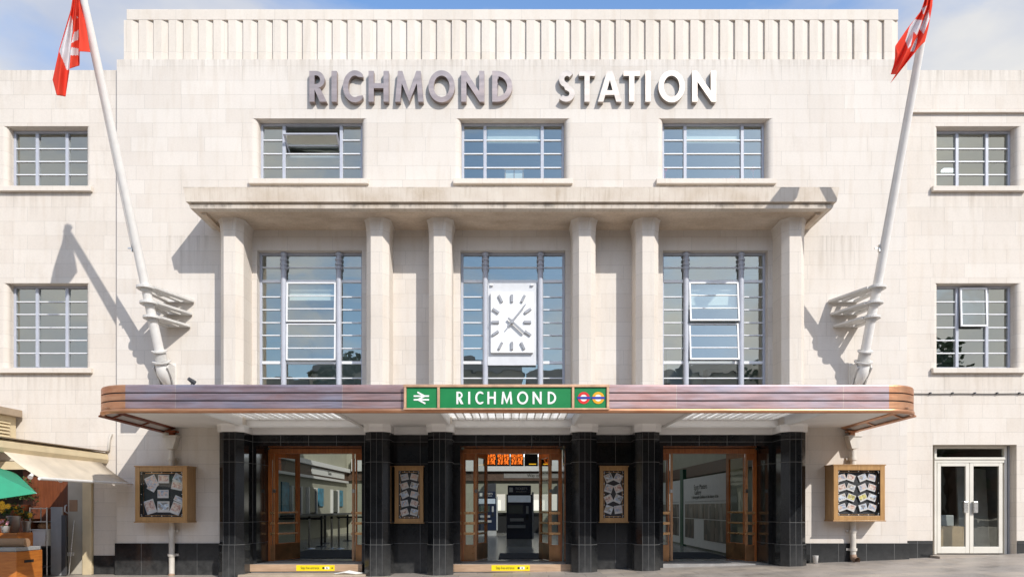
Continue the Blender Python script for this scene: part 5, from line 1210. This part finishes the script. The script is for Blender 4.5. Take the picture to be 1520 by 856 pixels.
o, c = pot(8, 13.5, .06, .08, .13, PLAST, 'small white pot with pink flowers at the left edge'); blooms(c, .09, 4, 'small pink flowers in the white pot', PFL, 60, .08, .03)
o, c = pot(39, 14.0, .05, .09, .22, ZINC, 'smaller zinc bucket behind the tall one'); blooms(c, .13, 3, 'yellow daisies in the smaller zinc bucket', YFL, 140)
o, c = pot(30, 14.8, .16, .2, .3, REDW, 'large brown planter under the awning', z=1.2); blooms((c[0] - .1, c[1], c[2] + .1), .42, 0, 'dark leafy shrub under the awning', LEAF, 900, .3)
m = MB(); p = P(30, 0, 14.8); m.box(p.x - .25, p.x + .3, p.y - .25, p.y + .25, -.05, 1.2); tag(m.build('plant_stand', REDW), 'red brown stand beneath the leafy planter', 'stand')
# parasols
def parasol(apex, r, h, mat, label, n=8, rot=0, pole=True):
    t = thing('parasol', label, 'parasol', (apex[0], apex[1], -.04), group='stall parasols'); m = MB(); az = apex[2] + .04
    vs = [(0, 0, az)]
    for k in range(n): a = rot + 2 * math.pi * k / n; vs.append((r * math.cos(a), r * math.sin(a), az - h))
    for k in range(n): a = rot + 2 * math.pi * (k + .5) / n; q_ = r * math.cos(math.pi / n) * .98; vs.append((q_ * math.cos(a), q_ * math.sin(a), az - h + .04))
    fs = []
    for k in range(n): fs += [(0, 1 + k, 1 + n + k), (0, 1 + n + k, 1 + (k + 1) % n)]
    tilt = (R(20), 0, 0) if mat is GREENC else (0, 0, 0)
    m.add([(x, y, z - az) for x, y, z in vs], fs); m.fixn = False; o = m.build('canopy_cloth', mat, t, loc=(0, 0, az), rot=tilt); s_ = o.modifiers.new('t', 'SOLIDIFY'); s_.thickness = .006
    m = MB(); m.tube([(0, 0, 0), (0, 0, az)], .025, 10); m.build('pole', PLAST, t)
    m = MB()
    for k in range(n): a = rot + 2 * math.pi * k / n; m.tube([(0, 0, -.03), (r * math.cos(a), r * math.sin(a), -h - .008)], .008, 5)
    m.split('rib', STEEL, t, loc=(0, 0, az), rot=tilt)
parasol((-9.14, -3.9, 2.31), 1.15, .66, GREENC, 'green parasol poking in at the left edge', n=4, rot=0)
parasol((-11.6, -1.9, 2.62), 1.35, .40, TANC, 'tan parasol under the awning at the left edge', rot=.0)

# ------------------------------------------------------------------ street opposite (seen in the glass and the granite)
rnd = random.Random(3)
for k, (x0, w_, h_) in enumerate(((-58, 22, 13.2), (-35.5, 16, 12.4), (-19, 20, 14.2), (1.5, 15, 13.0), (17, 24, 14.0), (41.5, 20, 12.6))):
    t = thing('terrace_building', 'brick terrace building across the street, ' + ['farthest left', 'second from the left', 'tall one opposite the left bays', 'low one opposite the right bays', 'wide one opposite the right wing', 'farthest right'][k], 'building', (x0, -48, 0), group='terrace across the street')
    MB().box(0, w_, -9, 0, -.5, h_).build('wall', BRICK if k % 2 else PLAIN, t)
    m = MB(); m.prism([(-9.3, h_), (.3, h_), (-4.5, h_ + 2.2)], -.1, w_ + .1, 'x'); m.build('roof', SLATE, t)
    m = MB()
    for r_ in range(3):
        for i in range(int(w_ / 2.6)): m.box(.9 + i * 2.6, 2.1 + i * 2.6, .002, .04, 1.2 + r_ * 3.1, 2.9 + r_ * 3.1)
    m.split('window', simple('far_glass', (.05, .06, .08), .1), t)
def tree(x, y, H, r, label):
    t = thing('street_tree', label, 'tree', (x, y, 0), group='trees across the street')
    m = MB(); m.tube([(0, 0, -.3), (.1, 0, H * .3), (0, .1, H * .6), (.1, 0, H * .85)], [.28, .22, .14, .05], 8)
    for k in range(5): a = k * 1.3; m.tube([(0, 0, H * (.35 + .07 * k)), (math.cos(a) * r * .5, math.sin(a) * r * .5, H * (.5 + .07 * k))], [.1, .03], 6)
    m.build('trunk', BARK, t); m = MB()
    cs = [(rnd.gauss(0, r * .42), rnd.gauss(0, r * .42), H * .66 + rnd.gauss(0, H * .14), rnd.uniform(.25, .5) * r) for _ in range(14)]
    for cx, cy, cz, cr_ in cs:
        for _ in range(130):
            v = Vector((rnd.gauss(0, 1), rnd.gauss(0, 1), rnd.gauss(0, 1))).normalized() * cr_ * rnd.uniform(.6, 1.05); q = Vector((cx, cy, cz)) + v; s_ = .22
            a = Vector((rnd.uniform(-1, 1), rnd.uniform(-1, 1), rnd.uniform(-1, 1))).normalized(); b = a.orthogonal().normalized(); m.add([q + a * s_, q + b * s_, q - a * s_, q - b * s_], [(0, 1, 2, 3)])
    m.build('crown', LEAF, t)
for k, (x, h_) in enumerate(((-31, 12), (-13, 14), (-3, 12.5), (10, 15), (23, 14.5), (36, 15))):
    tree(x, -40 - 2 * (k % 2), h_, 3.6, 'leafy street tree across the road, ' + ['farthest left', 'second from the left', 'third from the left', 'third from the right', 'second from the right', 'farthest right'][k])
